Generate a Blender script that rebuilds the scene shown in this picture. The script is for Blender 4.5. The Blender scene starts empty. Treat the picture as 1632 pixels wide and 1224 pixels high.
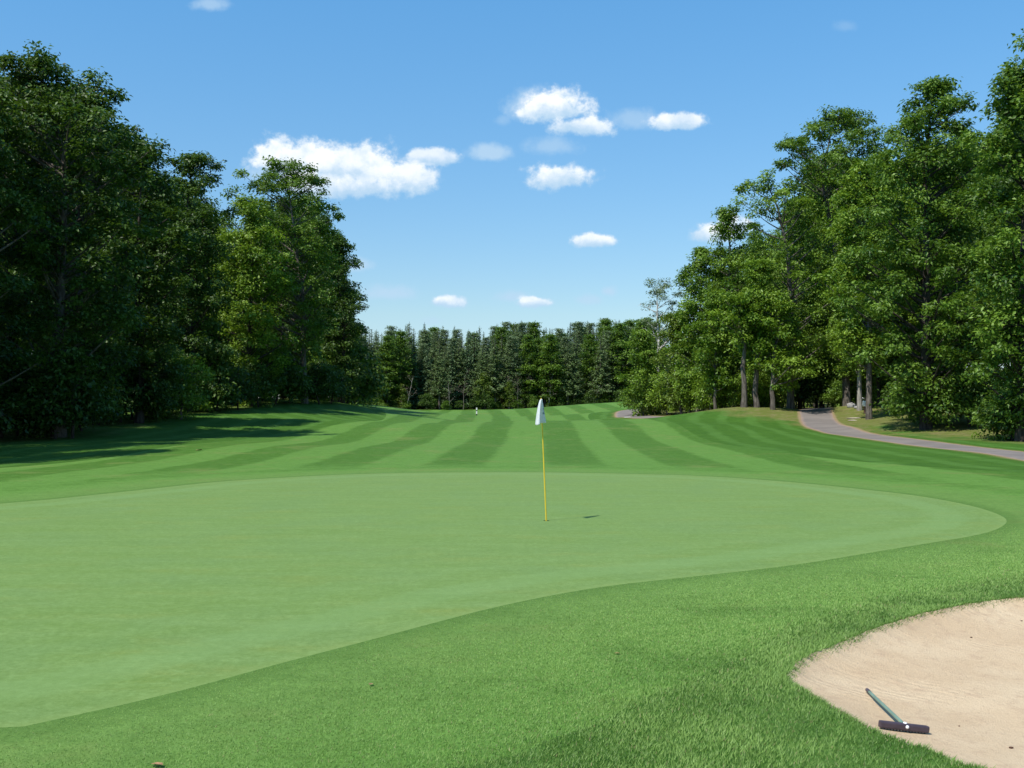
import bpy, bmesh, math, random
import numpy as np
from mathutils import Vector
from mathutils.geometry import delaunay_2d_cdt

# ------------------------------------------------------------------ camera, sky, sun, exposure
S = bpy.context.scene
C = S.collection
K = 1791.0            # focal length in photo pixels (photo 1632 x 1224)
HOR, CX, CZ = 645.0, 816.0, 2.0
cd = bpy.data.cameras.new('camera'); cam = bpy.data.objects.new('camera', cd); C.objects.link(cam)
cd.sensor_width = 36; cd.lens = 36 * K / 1632
cam.location = (0, 0, CZ)
cam.rotation_euler = (math.radians(90) + math.atan((HOR - 612) / K), 0, 0)
cd.clip_start = .1; cd.clip_end = 5000
S.camera = cam

SUN_EL, SUN_AZ = math.radians(56), math.atan2(-.76, -.65)      # azimuth measured from +Y towards +X
sl = bpy.data.lights.new('sun', 'SUN'); so = bpy.data.objects.new('sun', sl); C.objects.link(so)
sl.energy = 5.0; sl.angle = math.radians(.55); sl.color = (1, .955, .88)
sd = Vector((math.sin(SUN_AZ) * math.cos(SUN_EL), math.cos(SUN_AZ) * math.cos(SUN_EL), math.sin(SUN_EL)))
so.rotation_euler = sd.to_track_quat('Z', 'Y').to_euler()
so.location = (-60, -60, 90)

S.view_settings.view_transform = 'Standard'; S.view_settings.look = 'None'
S.view_settings.exposure = .1; S.view_settings.gamma = 1; S.view_settings.use_curve_mapping = False
S.cycles.max_bounces = 6; S.cycles.diffuse_bounces = 2; S.cycles.transmission_bounces = 4; S.cycles.transparent_max_bounces = 4


class NT:
    """small helper for node trees"""
    def __init__(s, tree):
        s.t = tree; s.n = tree.nodes; s.l = tree.links

    def node(s, kind, ins=(), **props):
        n = s.n.new(kind)
        for k, v in props.items(): setattr(n, k, v)
        items = ins.items() if isinstance(ins, dict) else enumerate(ins)
        for k, v in items: s.put(n.inputs[k], v)
        return n

    def put(s, sock, v):
        if v is None: return
        if isinstance(v, bpy.types.NodeSocket): s.l.new(v, sock)
        elif isinstance(v, bpy.types.Node): s.l.new(v.outputs[0], sock)
        else:
            if isinstance(v, (tuple, list)) and len(v) == 3 and sock.type == 'RGBA': v = (*v, 1)
            sock.default_value = v

    def m(s, op, *a, clamp=False):
        return s.node('ShaderNodeMath', a, operation=op, use_clamp=clamp).outputs[0]

    def vm(s, op, *a):
        return s.node('ShaderNodeVectorMath', a, operation=op).outputs[0]

    def mix(s, f, a, b, blend='MIX'):
        n = s.n.new('ShaderNodeMix'); n.data_type = 'RGBA'; n.blend_type = blend
        s.put(n.inputs[0], f); s.put(n.inputs[6], a); s.put(n.inputs[7], b)
        return n.outputs[2]

    def ramp(s, v, lo, hi, a=0., b=1., smooth=True):
        n = s.n.new('ShaderNodeMapRange'); n.interpolation_type = 'SMOOTHSTEP' if smooth else 'LINEAR'
        for i, x in enumerate((v, lo, hi, a, b)): s.put(n.inputs[i], x)
        return n.outputs[0]

    def noise(s, vec, scale, detail=3., rough=.55, dist=0.):
        n = s.n.new('ShaderNodeTexNoise')
        s.put(n.inputs['Vector'], vec); n.inputs['Scale'].default_value = scale
        n.inputs['Detail'].default_value = detail; n.inputs['Roughness'].default_value = rough
        n.inputs['Distortion'].default_value = dist
        return n.outputs[0]

    def attr(s, name):
        return s.node('ShaderNodeAttribute', attribute_name=name).outputs['Fac']


def build_world():
    w = bpy.data.worlds.new('World'); S.world = w; w.use_nodes = True
    T = NT(w.node_tree); T.n.clear()
    sky = T.n.new('ShaderNodeTexSky'); sky.sky_type = 'NISHITA'; sky.sun_disc = False
    sky.sun_elevation = SUN_EL; sky.sun_rotation = SUN_AZ % (2 * math.pi)
    sky.air_density = 1.0; sky.dust_density = .2; sky.ozone_density = 2.0; sky.altitude = 300
    co = T.node('ShaderNodeTexCoord').outputs['Generated']
    xyz = T.node('ShaderNodeSeparateXYZ', (co,))
    yy = T.m('MAXIMUM', xyz.outputs[1], .05)
    u = T.m('DIVIDE', xyz.outputs[0], yy); v = T.m('DIVIDE', xyz.outputs[2], yy)
    uv = T.node('ShaderNodeCombineXYZ', (u, v, 0.)).outputs[0]
    skyc = T.mix(1., sky.outputs[0], T.mix(T.ramp(xyz.outputs[2], .08, .34, smooth=False), T.mix(T.ramp(xyz.outputs[2], -.02, .08, smooth=False), (.78, .86, 1.22), SKY_TINT_LOW), SKY_TINT), 'MULTIPLY')
    # cumulus: ragged ellipses in the directions where the clouds stand; the raggedness is fractal noise
    n1 = T.noise(uv, 30, 7, .62); n2 = T.noise(T.vm('ADD', uv, (3., 7., 0.)), 110, 5, .6)
    wob = T.m('ADD', T.m('MULTIPLY', T.m('SUBTRACT', n1, .5), 1.9), T.m('MULTIPLY', T.m('SUBTRACT', n2, .5), .7))
    total = None; shade = None
    for (px, py, rx, ry, dens) in CLOUDS:
        u0, v0, a, b = (px - CX) / K, (HOR - py) / K, rx / K, ry / K
        du = T.m('DIVIDE', T.m('SUBTRACT', u, u0), a)
        dv = T.m('DIVIDE', T.m('SUBTRACT', v, v0), b)
        dvb = T.m('MULTIPLY', dv, T.ramp(dv, -.5, 0., 1.25, 1.0))
        r2 = T.m('ADD', T.m('MULTIPLY', du, du), T.m('MULTIPLY', dvb, dvb))
        f = T.m('SUBTRACT', 1., T.m('SQRT', r2))
        f = T.m('ADD', f, wob)
        mk = T.m('MULTIPLY', T.ramp(f, -.12, .42) if dens > .8 else T.ramp(f, -.3, .8), dens)
        total = mk if total is None else T.m('MAXIMUM', total, mk)
        if dens > .8:
            sh = T.m('MULTIPLY', mk, T.ramp(T.m('ADD', dv, T.m('MULTIPLY', wob, 1.1)), -.55, .55))
            shade = sh if shade is None else T.m('MAXIMUM', shade, sh)
    shade = T.m('MULTIPLY', shade, T.ramp(T.noise(T.vm('ADD', uv, (1.3, 2.1, 0.)), 34, 5, .6), .34, .58, .5, 1.))
    cc = T.mix(shade, CLOUD_LOW, CLOUD_HIGH)
    col = T.mix(total, skyc, cc)
    bg = T.node('ShaderNodeBackground', (col, SKY_STRENGTH))
    out = T.n.new('ShaderNodeOutputWorld'); T.l.new(bg.outputs[0], out.inputs[0])


SKY_STRENGTH = .105
SKY_TINT = (.84, 1.47, 1.69)
SKY_TINT_LOW = (.95, 1.09, 1.15)
CLOUD_LOW, CLOUD_HIGH = (4.6, 6.4, 8.2), (9.3, 9.6, 9.9)
CLOUDS = [  # photo px of centre, radii px, density
    (478, 260, 88, 46, 1), (560, 266, 92, 46, 1), (632, 286, 74, 36, .95), (570, 298, 92, 26, .9), (425, 276, 44, 20, .7),
    (690, 250, 56, 18, .85), (778, 242, 42, 15, .8),
    (888, 172, 66, 34, 1), (924, 200, 58, 22, .95), (848, 165, 50, 30, .75), (898, 152, 26, 16, .9),
    (1082, 193, 50, 18, .95), (1012, 189, 46, 18, .5), (882, 232, 46, 18, .5), (893, 281, 58, 26, 1),
    (945, 384, 40, 14, .95), (1135, 372, 44, 20, .95), (1175, 358, 30, 20, .9),
    (620, 467, 48, 15, .75), (713, 481, 34, 13, .95), (815, 473, 30, 11, .7), (851, 482, 32, 12, .9), (940, 478, 24, 11, .6),
    (970, 464, 15, 11, .8), (568, 422, 30, 12, .7), (690, 512, 20, 9, .4), (333, 3, 34, 12, .6), (1350, 38, 22, 12, .2),
    (800, 190, 14, 10, .3), (500, 296, 80, 26, .9)]
build_world()

# ------------------------------------------------------------------ terrain
def Z(py, d): return CZ - (py - HOR) * d / K
def PX(px, py, d): return ((px - CX) * d / K, d, Z(py, d))

ctrl = [PX(*p) for p in [
    # fairway centre: crest, dip (below), rising far end
    (800, 684, 69), (800, 671.5, 85), (800, 664.5, 150), (800, 656.5, 167), (800, 653, 215), (640, 656, 210), (640, 661, 165), (900, 652.5, 210),
    (960, 646, 205), (1003, 640, 180), (940, 664, 150), (900, 671, 86), (960, 670, 90), (700, 674, 84), (640, 672, 88),
    (820, 700, 63), (560, 700, 63), (1000, 700, 62), (600, 684, 72), (980, 684, 70),
    # left bank
    (0, 716, 50), (60, 704, 58), (150, 692, 64), (230, 674, 72), (290, 664, 78), (400, 651, 90), (485, 642, 98), (556, 644, 112), (600, 654, 114), (640, 663, 100),
    (500, 664, 84), (400, 686, 72), (300, 700, 62), (-150, 735, 46), (100, 660, 90), (200, 640, 120), (350, 640, 130), (480, 640, 140), (560, 643, 150), (-200, 690, 70),
    # right bank and path
    (1426, 702, 62.5), (1632, 724, 45.3), (1345, 689, 74), (1314, 680, 80), (1306, 668, 87), (1303, 656, 94), (1302, 652, 98), (1280, 655, 96),
    (1185, 649, 92), (1260, 651, 95), (1115, 656, 96), (1040, 668, 96), (1190, 680, 74), (1260, 690, 70), (1100, 690, 68),
    (1037, 667, 104), (993, 664, 114), (984, 659, 127), (994, 653, 142), (1011, 651, 152), (1060, 661, 112), (1100, 650, 140),
    (1420, 672, 77), (1500, 688, 70), (1560, 694, 66), (1620, 702, 61), (1375, 650, 92), (1350, 646, 94), (1500, 650, 110), (1632, 650, 110), (1800, 740, 42),
    (1300, 650, 130), (1450, 640, 150)]]
ctrl += [(0, 118, .12), (-6, 118, .2), (6, 120, .2), (-3, 105, .3), (4, 108, .3)]
ctrl += [(x, y, 0) for x in (-14, -5, 5, 14) for y in (-6, 5, 14, 24, 33)] + [(x, 42, -.05) for x in (-12, -4, 4, 11)] + [(-16, 50, .15), (14, 50, 0), (0, 52, .02)]
ctrl += [(x, y, 0.4) for x in (-60, 60) for y in (-40, 0)] + [(0, -60, .3), (-30, 25, .2), (26, 25, .2), (28, 10, .2), (-30, 5, .1)]
ctrl += [(x, y, 1.5) for x in (-120, -60, 0, 60, 120) for y in (280, 400)] + [(-120, 60, 2), (-120, 150, 2.5), (120, 60, 2), (120, 150, 2.5), (-60, 180, 2.3), (60, 200, 2.5)]
ctrl = np.array(ctrl, float)
def _phi(r2): return np.where(r2 > 1e-9, r2 * np.log(np.maximum(r2, 1e-9)) * .5, 0)
_P = ctrl[:, :2] / 50.
_n = len(_P)
_A = np.zeros((_n + 3, _n + 3)); _D = ((_P[:, None] - _P[None]) ** 2).sum(-1)
_A[:_n, :_n] = _phi(_D) + np.eye(_n) * 2e-4
_A[:_n, _n:] = np.c_[np.ones(_n), _P]; _A[_n:, :_n] = _A[:_n, _n:].T
_W = np.linalg.solve(_A, np.r_[ctrl[:, 2], 0, 0, 0])
def height0(x, y):
    x = np.atleast_1d(np.asarray(x, float)); y = np.atleast_1d(np.asarray(y, float))
    out = np.empty(len(x))
    for i in range(0, len(x), 4000):
        q = np.c_[x[i:i + 4000], y[i:i + 4000]] / 50.
        r = np.sqrt((q ** 2).sum(1)); q2 = q * np.minimum(1, 10 / np.maximum(r, 1e-6))[:, None]
        out[i:i + 4000] = _phi(((q2[:, None] - _P[None]) ** 2).sum(-1)) @ _W[:_n] + _W[_n] + q2 @ _W[_n + 1:]
    return out

def ground_pt(px, py, near=True):
    """first hit of the photo ray with the terrain"""
    ds = np.geomspace(4.5, 260, 500)
    zz = CZ - (py - HOR) * ds / K
    g = height0((px - CX) * ds / K, ds)
    k = np.nonzero(zz <= g)[0]
    i = k[0] if len(k) else len(ds) - 1
    d = ds[i]
    if i > 0:
        a, b = zz[i - 1] - g[i - 1], zz[i] - g[i]
        d = ds[i - 1] + (ds[i] - ds[i - 1]) * a / (a - b + 1e-9)
    return ((px - CX) * d / K, d)

def chaikin(p, n=2, closed=True):
    p = np.array(p, float)
    for _ in range(n):
        q = np.roll(p, -1, 0) if closed else p[1:]
        a = p if closed else p[:-1]
        r = np.empty((2 * len(a), 2)); r[0::2] = a * .75 + q * .25; r[1::2] = a * .25 + q * .75
        if not closed: r = np.vstack([p[:1], r, p[-1:]])
        p = r
    return p

def resample(p, stepf, closed=True):
    p = np.vstack([p, p[:1]]) if closed else p
    out = []
    for a, b in zip(p[:-1], p[1:]):
        L = np.linalg.norm(b - a); st = stepf(*((a + b) / 2)); n = max(1, int(math.ceil(L / st)))
        for i in range(n): out.append(a + (b - a) * i / n)
    if not closed: out.append(p[-1])
    return np.array(out)

GREEN_PX = [(0, 1164), (110, 1140), (220, 1116), (331, 1088), (441, 1057), (600, 1016), (689, 992), (800, 963), (946, 935), (1075, 921), (1260, 901), (1380, 881),
            (1465, 867), (1573, 850), (1608, 832), (1592, 819), (1542, 804), (1465, 790), (1387, 781), (1252, 767), (1116, 758), (1000, 755), (860, 752.5), (720, 752.5), (580, 754.5),
            (466, 760), (352, 767), (276, 775), (200, 783.5), (0, 804)]
green_poly = [ground_pt(*p) for p in GREEN_PX] + [(-13.2, 20.2), (-15, 17), (-14.5, 12), (-11, 8.6), (-7, 7)]
green_poly = chaikin(green_poly, 2)
BUNK_PX = [(1250, 1085), (1261, 1066), (1277, 1052), (1319, 1035), (1359, 1019), (1412, 997), (1465, 982), (1518, 970), (1571, 961), (1632, 955)]
BUNK_PX2 = [(1531, 1226), (1486, 1204), (1438, 1189), (1398, 1174), (1359, 1155), (1327, 1134), (1293, 1114), (1266, 1097)]
bunk_poly = chaikin([ground_pt(*p) for p in BUNK_PX] + [(6.2, 11.9), (8, 11.6), (9.2, 10.2), (9, 8), (7.6, 6.2), (5.6, 5), (3.6, 5.1)] + [ground_pt(*p) for p in BUNK_PX2], 2)
_r = random.Random(4)
bunk_poly = resample(bunk_poly, lambda x, y: .09) 
bunk_poly = bunk_poly + np.array([[_r.gauss(0, .009), _r.gauss(0, .009)] for _ in bunk_poly])
path_c = chaikin([(19.6, -30), (20.2, 10), (20.3, 30), (20.5, 45), (21.35, 62), (21.9, 74), (22.25, 80.5), (23.6, 87), (25.3, 94), (27.5, 102), (31, 112), (38, 122)], 2, False)
path2_c = chaikin([(30, 122), (23, 114), (17, 105.5), (14.3, 103.5), (12.9, 107), (12.2, 116), (12.9, 127), (14.9, 138), (18.4, 147), (24, 152), (34, 156)], 2, False)
def ribbon(c, w, jit=.05):
    t = np.gradient(c, axis=0); t /= np.linalg.norm(t, axis=1)[:, None]; nrm = np.c_[-t[:, 1], t[:, 0]]
    rr = np.random.default_rng(7)
    l = c + nrm * (w / 2) ; r = c - nrm * (w / 2)
    return np.vstack([l, r[::-1]]) + rr.normal(0, jit * .5, (2 * len(l), 2))
path_poly = ribbon(resample(path_c, lambda x, y: 1.2, False), 2.5)
path2_poly = ribbon(resample(path2_c, lambda x, y: 1.2, False), 2.5)
FAIR_R = [ground_pt(*p) for p in [(1190, 1040), (1260, 1000), (1420, 950), (1632, 915), (1760, 880)]]
fair_poly = [(-3.0, 6.0), (-.8, 6.0), ground_pt(817, 1206), ground_pt(880, 1172), ground_pt(960, 1150), ground_pt(1015, 1112), ground_pt(1113, 1077)] + FAIR_R + \
    [(14.5, 16), (16.5, 24), (16.2, 31), (13.2, 38), (11.2, 46), (10.8, 56), (10.9, 68), (11.0, 78), (10.2, 92), (9.2, 102), (8.2, 116), (8.6, 130), (11, 142), (15, 152), (19, 165), (18, 190), (16, 228),
     (-26, 228), (-24, 190), (-19, 150), (-14, 118), (-10.5, 96), (-10.2, 84), (-13.2, 72), (-14.6, 60), (-15.2, 50), (-15.8, 42), (-17.5, 32), (-19.5, 22), (-19, 12), (-13, 5), (-7, 4)]
fair_poly = chaikin(fair_poly, 2)

def inpoly(P, poly):
    x, y = P[:, 0], P[:, 1]; inside = np.zeros(len(P), bool)
    a = poly; b = np.roll(poly, -1, 0)
    for (x1, y1), (x2, y2) in zip(a, b):
        if y1 == y2: continue
        c = ((y1 > y) != (y2 > y)) & (x < (x2 - x1) * (y - y1) / (y2 - y1) + x1)
        inside ^= c
    return inside

def polydist(P, poly, closed=True):
    a = poly if closed else poly[:-1]; b = np.roll(poly, -1, 0) if closed else poly[1:]
    best = np.full(len(P), 1e9)
    for p, q in zip(a, b):
        e = q - p; L2 = e @ e + 1e-12
        t = np.clip(((P - p) @ e) / L2, 0, 1)
        best = np.minimum(best, np.hypot(*(P - p - t[:, None] * e).T))
    return best

def height(x, y):
    P = np.c_[np.atleast_1d(x), np.atleast_1d(y)].astype(float)
    z = height0(P[:, 0], P[:, 1])
    near = (P[:, 0] > 1) & (P[:, 0] < 12) & (P[:, 1] > 3) & (P[:, 1] < 15)
    if near.any():
        Q = P[near]; ins = inpoly(Q, bunk_poly); d = polydist(Q, bunk_poly)
        zz = z[near]
        zz = zz + .03 * np.exp(-d / .25) - np.where(ins, .05 * (1 - np.exp(-d / .10)) + .17 * (1 - np.exp(-d / .9)) + .008 * np.sin(Q[:, 0] * 3.1 + Q[:, 1] * 2.2) * np.clip(d - .2, 0, 1), 0)
        z[near] = zz
    far = P[:, 1] > 30
    z = z + np.where(far, .05 * np.sin(P[:, 0] * .31 + 1) * np.sin(P[:, 1] * .23), 0) * np.clip((P[:, 1] - 30) / 30, 0, 1)
    return z

HOLE = ((870.5 - CX) * 19.42 / K, 19.42)

def build_ground():
    rng = np.random.default_rng(3)
    pts = []
    ds = [3.2]
    while ds[-1] < 300: ds.append(ds[-1] * 1.022)
    for d in ds:
        st = max(d * .026, .12); w = d * .62 + 3
        xs = np.arange(-w, w + st, st)
        pts.append(np.c_[xs + rng.uniform(-.2, .2, len(xs)) * st, d + rng.uniform(-.3, .3, len(xs)) * d * .02])
    for ring in (8, 14, 25, 45, 80, 130, 200, 300, 450, 700, 1100, 1800):
        n = 48; a = np.arange(n) / n * 2 * math.pi
        q = np.c_[ring * np.sin(a), ring * np.cos(a)]
        vis = (q[:, 1] > 3) & (np.abs(q[:, 0]) < q[:, 1] * .62 + 4) & (q[:, 1] < 300)
        pts.append(q[~vis])
    # sand gets a finer net
    g = np.stack(np.meshgrid(np.arange(2, 9.2, .09), np.arange(5, 12, .09)), -1).reshape(-1, 2)
    g = g + rng.uniform(-.02, .02, g.shape)
    g = g[inpoly(g, bunk_poly)]; g = g[polydist(g, bunk_poly) > .05]
    pts.append(g)
    for c in (path_c, path2_c):
        c = resample(c, lambda x, y: 1.0, False); t = np.gradient(c, axis=0); t /= np.linalg.norm(t, axis=1)[:, None]; nn = np.c_[-t[:, 1], t[:, 0]]
        pts = [p[polydist(p, c, False) > 2.1] for p in pts]
        for k in (-1.9, -1.6, -1.05, -.5, 0, .5, 1.05, 1.6, 1.9): pts.append(c + nn * k)
    P = np.vstack(pts)
    step = lambda x, y: max(.12, math.hypot(x, y) * .025)
    loops = [resample(green_poly, step), bunk_poly, path_poly, path2_poly, resample(fair_poly, step)]
    a = np.arange(14) / 14 * 2 * math.pi
    hole = np.c_[HOLE[0] + .054 * np.sin(a), HOLE[1] + .054 * np.cos(a)]
    loops.append(hole)
    # drop grid points too near to a border
    keep = np.ones(len(P), bool)
    for lp in loops:
        rad = np.maximum(.04, np.hypot(P[:, 0], P[:, 1]) * .0018)
        keep &= polydist(P, lp) > rad
    P = P[keep]
    V = [Vector(p) for p in P]; E = []
    for lp in loops:
        o = len(V); V += [Vector(p) for p in lp]
        E += [(o + i, o + (i + 1) % len(lp)) for i in range(len(lp))]
    v2, e2, f2, *_ = delaunay_2d_cdt(V, E, [], 0, 1e-5)
    XY = np.array([tuple(v) for v in v2]); F = np.array([list(f) for f in f2 if len(f) == 3])
    cen = XY[F].mean(1)
    ar = np.cross(XY[F[:, 1]] - XY[F[:, 0]], XY[F[:, 2]] - XY[F[:, 0]])
    F[ar < 0] = F[ar < 0][:, ::-1]
    z = height(XY[:, 0], XY[:, 1])
    zone = np.zeros(len(F), int)
    zone[inpoly(cen, fair_poly)] = 1
    zone[inpoly(cen, path_poly) | inpoly(cen, path2_poly)] = 3
    zone[inpoly(cen, green_poly)] = 2
    zone[inpoly(cen, bunk_poly)] = 4
    zone[inpoly(cen, hole)] = 9
    ring = polydist(XY, green_poly); ring = np.where(inpoly(XY, green_poly), -ring, ring)
    pd = polydist(XY, path_c, False)
    pd = np.minimum(pd, polydist(XY, path2_c, False))
    bend = stripe_u(XY[:, 0], XY[:, 1])
    dry = dryness(XY, pd)
    return XY, z, F, zone, dict(ring=ring, road=pd, stripe=bend, dry=dry)

def stripe_u(x, y):
    return x - np.interp(y, [0, 40, 69, 86, 150, 167, 220], [1.05, 1.16, 1.9, 2.3, 1.6, .6, -1.5]) 

LEFT_EDGE = np.array([(-60, 30), (-34, 44), (-25, 56), (-22.5, 64), (-22.5, 72), (-22.5, 80), (-19.5, 92), (-18.3, 100), (-16.8, 112), (-20, 130), (-28, 160), (-34, 190), (-34, 226)], float)
RIGHT_EDGE = np.array([(60, 20), (40, 40), (29, 56), (27, 64), (25.8, 72), (25.4, 78), (28.6, 88), (29.5, 96), (23.5, 97), (18.8, 93), (15.8, 96), (14.0, 104), (13.2, 112), (14.6, 126), (18, 142), (22, 160), (24, 185), (22, 226)], float)

def wood_side(XY):
    """signed: >0 inside the woods left / right / far (metres)"""
    lx = np.interp(XY[:, 1], LEFT_EDGE[:, 1], LEFT_EDGE[:, 0])
    d = lx - XY[:, 0]
    rx = np.interp(XY[:, 1], [20, 40, 56, 64, 72, 78, 88, 96, 104, 112, 126, 142, 160, 226], [60, 40, 29, 27.2, 26, 25.6, 19.5, 16.2, 14.2, 13.4, 14.8, 18, 22, 22])
    d = np.maximum(d, XY[:, 0] - rx)
    return np.maximum(d, (XY[:, 1] - 224))

def dryness(XY, pd):
    w = wood_side(XY)
    a = np.clip((w + 2.2) / 2.5, 0, 1) * np.where(XY[:, 0] < 0, .55, 1)
    b = np.clip(1 - (pd - 1.25) / 1.2, 0, 1) * .9
    c = np.clip(1 - np.abs(w + 2) / 4, 0, 1) * .7 * (XY[:, 0] > 8)
    return np.maximum(np.maximum(a, b), c)

def newmat(name):
    m = bpy.data.materials.new(name); m.use_nodes = True
    T = NT(m.node_tree); T.n.clear()
    out = T.n.new('ShaderNodeOutputMaterial')
    return m, T, out

def principled(T, out, col, rough=.8, spec=.3, bump=None, **kw):
    p = T.n.new('ShaderNodeBsdfPrincipled')
    T.put(p.inputs['Base Color'], col); T.put(p.inputs['Roughness'], rough); T.put(p.inputs['Specular IOR Level'], spec)
    if bump is not None: T.put(p.inputs['Normal'], bump)
    for k, v in kw.items(): T.put(p.inputs[k], v)
    if out is not None: T.l.new(p.outputs[0], out.inputs[0])
    return p

def bumpn(T, h, strength, dist):
    return T.node('ShaderNodeBump', {'Strength': strength, 'Distance': dist, 'Height': h}).outputs[0]

# mown-grass colours (albedo)
G_GREEN_A, G_GREEN_B, G_GREEN_Y = (.158, .246, .058), (.200, .298, .092), (.245, .266, .055)
G_FAIR_L, G_FAIR_D = (.130, .265, .046), (.062, .152, .014)
G_ROUGH_A, G_ROUGH_B = (.040, .112, .011), (.070, .165, .019)
G_DRY_A, G_DRY_B = (.15, .165, .035), (.24, .19, .09)

def mat_turf(kind):
    m, T, out = newmat('turf_' + kind)
    pos = T.node('ShaderNodeNewGeometry').outputs['Position']
    fine = T.noise(pos, 46, 4, .7); mid = T.noise(pos, 5.0, 4, .6); big = T.noise(pos, .75, 4, .6)
    vfine = T.noise(pos, 170, 2, .7)
    sq = T.vm('MULTIPLY', pos, (.35, 2.2, 1.)); streak = T.noise(sq, 1.4, 4, .6)
    ring = T.attr('ring')
    wob = T.m('MULTIPLY', T.m('SUBTRACT', mid, .5), .35)
    if kind == 'green':
        c = T.mix(T.ramp(streak, .3, .7), G_GREEN_A, G_GREEN_B)
        c = T.mix(T.m('MULTIPLY', T.ramp(T.noise(T.vm('MULTIPLY', pos, (.6, 1.6, 1.)), .9, 5, .65), .5, .72), .55), c, G_GREEN_Y)
        c = T.mix(T.ramp(T.noise(pos, 1.6, 8, .8), .38, .66, 0., .5), c, (.138, .228, .054))
        c = T.mix(T.ramp(T.noise(T.vm('ADD', pos, (9., 4., 0.)), .55, 4, .6), .45, .65, 0., .35), c, (.150, .245, .095))
        gr = T.ramp(T.noise(pos, 17, 6, .85), .36, .64)
        c = T.mix(T.m('MULTIPLY', gr, .7), c, (.098, .166, .034))
        c = T.mix(T.ramp(T.noise(T.vm('ADD', pos, (3., 5., 0.)), 7, 6, .85), .46, .66, 0., .55), c, (.215, .325, .105))
        rr = T.m('MULTIPLY', T.m('ADD', ring, T.m('MULTIPLY', wob, .2)), math.pi / .62)
        rs = T.m('MULTIPLY', T.ramp(T.m('SINE', rr), -.6, .6), T.ramp(ring, -2.6, -.9))
        c = T.mix(T.m('MULTIPLY', rs, .33), c, (.185, .300, .105))
        lip = T.m('MULTIPLY', T.ramp(T.m('ADD', ring, T.m('MULTIPLY', wob, .3)), -.2, .0), .3)
        c = T.mix(lip, c, (.20, .275, .075))
        c = T.mix(T.m('MULTIPLY', T.ramp(fine, .60, .75), .4), c, (.095, .18, .04))
        c = T.mix(T.ramp(vfine, .35, .8, 0., .35), c, (.09, .18, .036))
        b = bumpn(T, T.m('ADD', T.m('MULTIPLY', fine, .6), vfine), .22, .006); rough, spec = .8, .1
    elif kind == 'fairway':
        su = T.m('ADD', T.attr('stripe'), T.m('MULTIPLY', T.m('SUBTRACT', T.noise(pos, .8, 5, .75), .5), .75))
        st = T.ramp(T.m('SINE', T.m('MULTIPLY', su, math.pi / 2.05)), -.3, .3, .1, .9)
        near = T.ramp(ring, 1.4, 7.5)
        sn = T.ramp(T.m('SINE', T.m('MULTIPLY', T.m('ADD', ring, wob), math.pi / 1.25)), -.7, .7)
        f = T.m('ADD', T.m('MULTIPLY', T.m('SUBTRACT', 1., st), near), T.m('MULTIPLY', T.m('SUBTRACT', 1., near), T.m('MULTIPLY_ADD', sn, -.3, 1.0)))
        f = T.m('ADD', f, T.m('MULTIPLY', T.m('SUBTRACT', streak, .5), .9), clamp=True)
        f = T.m('ADD', f, T.m('MULTIPLY', T.m('SUBTRACT', big, .5), .55), clamp=True)
        tex = T.ramp(T.noise(pos, 2.2, 8, .82), .3, .7, -.5, .5)
        f = T.m('ADD', f, T.m('MULTIPLY', tex, .75), clamp=True)
        c = T.mix(f, G_FAIR_D, G_FAIR_L)
        c = T.mix(T.m('MULTIPLY', T.ramp(ring, .6, 2.6, 1., 0.), .5), c, (.18, .285, .072))
        gr = T.ramp(T.noise(pos, 9, 7, .85), .36, .64)
        c = T.mix(T.m('MULTIPLY', gr, .55), c, T.mix(.6, c, (.02, .06, .006)))
        c = T.mix(T.m('MULTIPLY', T.ramp(T.noise(T.vm('ADD', pos, (5., 2., 0.)), 3.5, 7, .85), .48, .66), .4), c, (.165, .29, .07))
        c = T.mix(T.m('MULTIPLY', T.ramp(T.noise(T.vm('MULTIPLY', pos, (.35, .35, 1.)), 1.1, 5, .7), .52, .70), .55), c, (.18, .215, .058))
        c = T.mix(T.m('MULTIPLY', T.ramp(mid, .55, .75), .3), c, (.045, .125, .018))
        c = T.mix(T.ramp(fine, .42, .78, 0., .65), c, (.036, .10, .014))
        c = T.mix(T.m('MULTIPLY', T.ramp(ring, -.02, .5, 1., 0.), .45), c, (.055, .12, .018))
        b = bumpn(T, T.m('ADD', fine, T.m('MULTIPLY', mid, .5)), .5, .02); rough, spec = .8, .12
    else:
        f = T.m('ADD', T.m('MULTIPLY', T.m('SUBTRACT', streak, .5), 1.1), T.m('ADD', T.m('MULTIPLY', T.m('SUBTRACT', big, .5), 1.2), .5), clamp=True)
        f = T.m('ADD', f, T.m('MULTIPLY', T.ramp(T.noise(pos, 2.0, 8, .82), .3, .7, -.5, .5), .8), clamp=True)
        c = T.mix(f, G_ROUGH_A, G_ROUGH_B)
        road = T.m('ADD', T.attr('road'), T.m('MULTIPLY', T.m('SUBTRACT', T.noise(pos, .25, 3, .6), .5), 1.4))
        ln = T.ramp(T.m('SINE', T.m('MULTIPLY', road, math.pi / 1.1)), .0, .9)
        c = T.mix(T.m('MULTIPLY', T.m('MULTIPLY', ln, T.ramp(streak, .3, .6)), .75), c, (.092, .205, .036))
        dry = T.attr('dry')
        dd = T.ramp(T.m('ADD', dry, T.m('MULTIPLY', T.m('SUBTRACT', T.noise(pos, .6, 5, .65), .5), 1.1)), .38, .85)
        dc = T.mix(T.ramp(T.noise(pos, 1.7, 5, .7), .4, .68), G_DRY_A, G_DRY_B)
        c = T.mix(T.m('MULTIPLY', dd, .8), c, dc)
        edge = T.m('ADD', T.attr('road'), T.m('MULTIPLY', T.m('SUBTRACT', mid, .5), .25))
        c = T.mix(T.m('MULTIPLY', T.ramp(edge, 1.33, 1.55, 1., 0.), .6), c, (.40, .265, .185))
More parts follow.
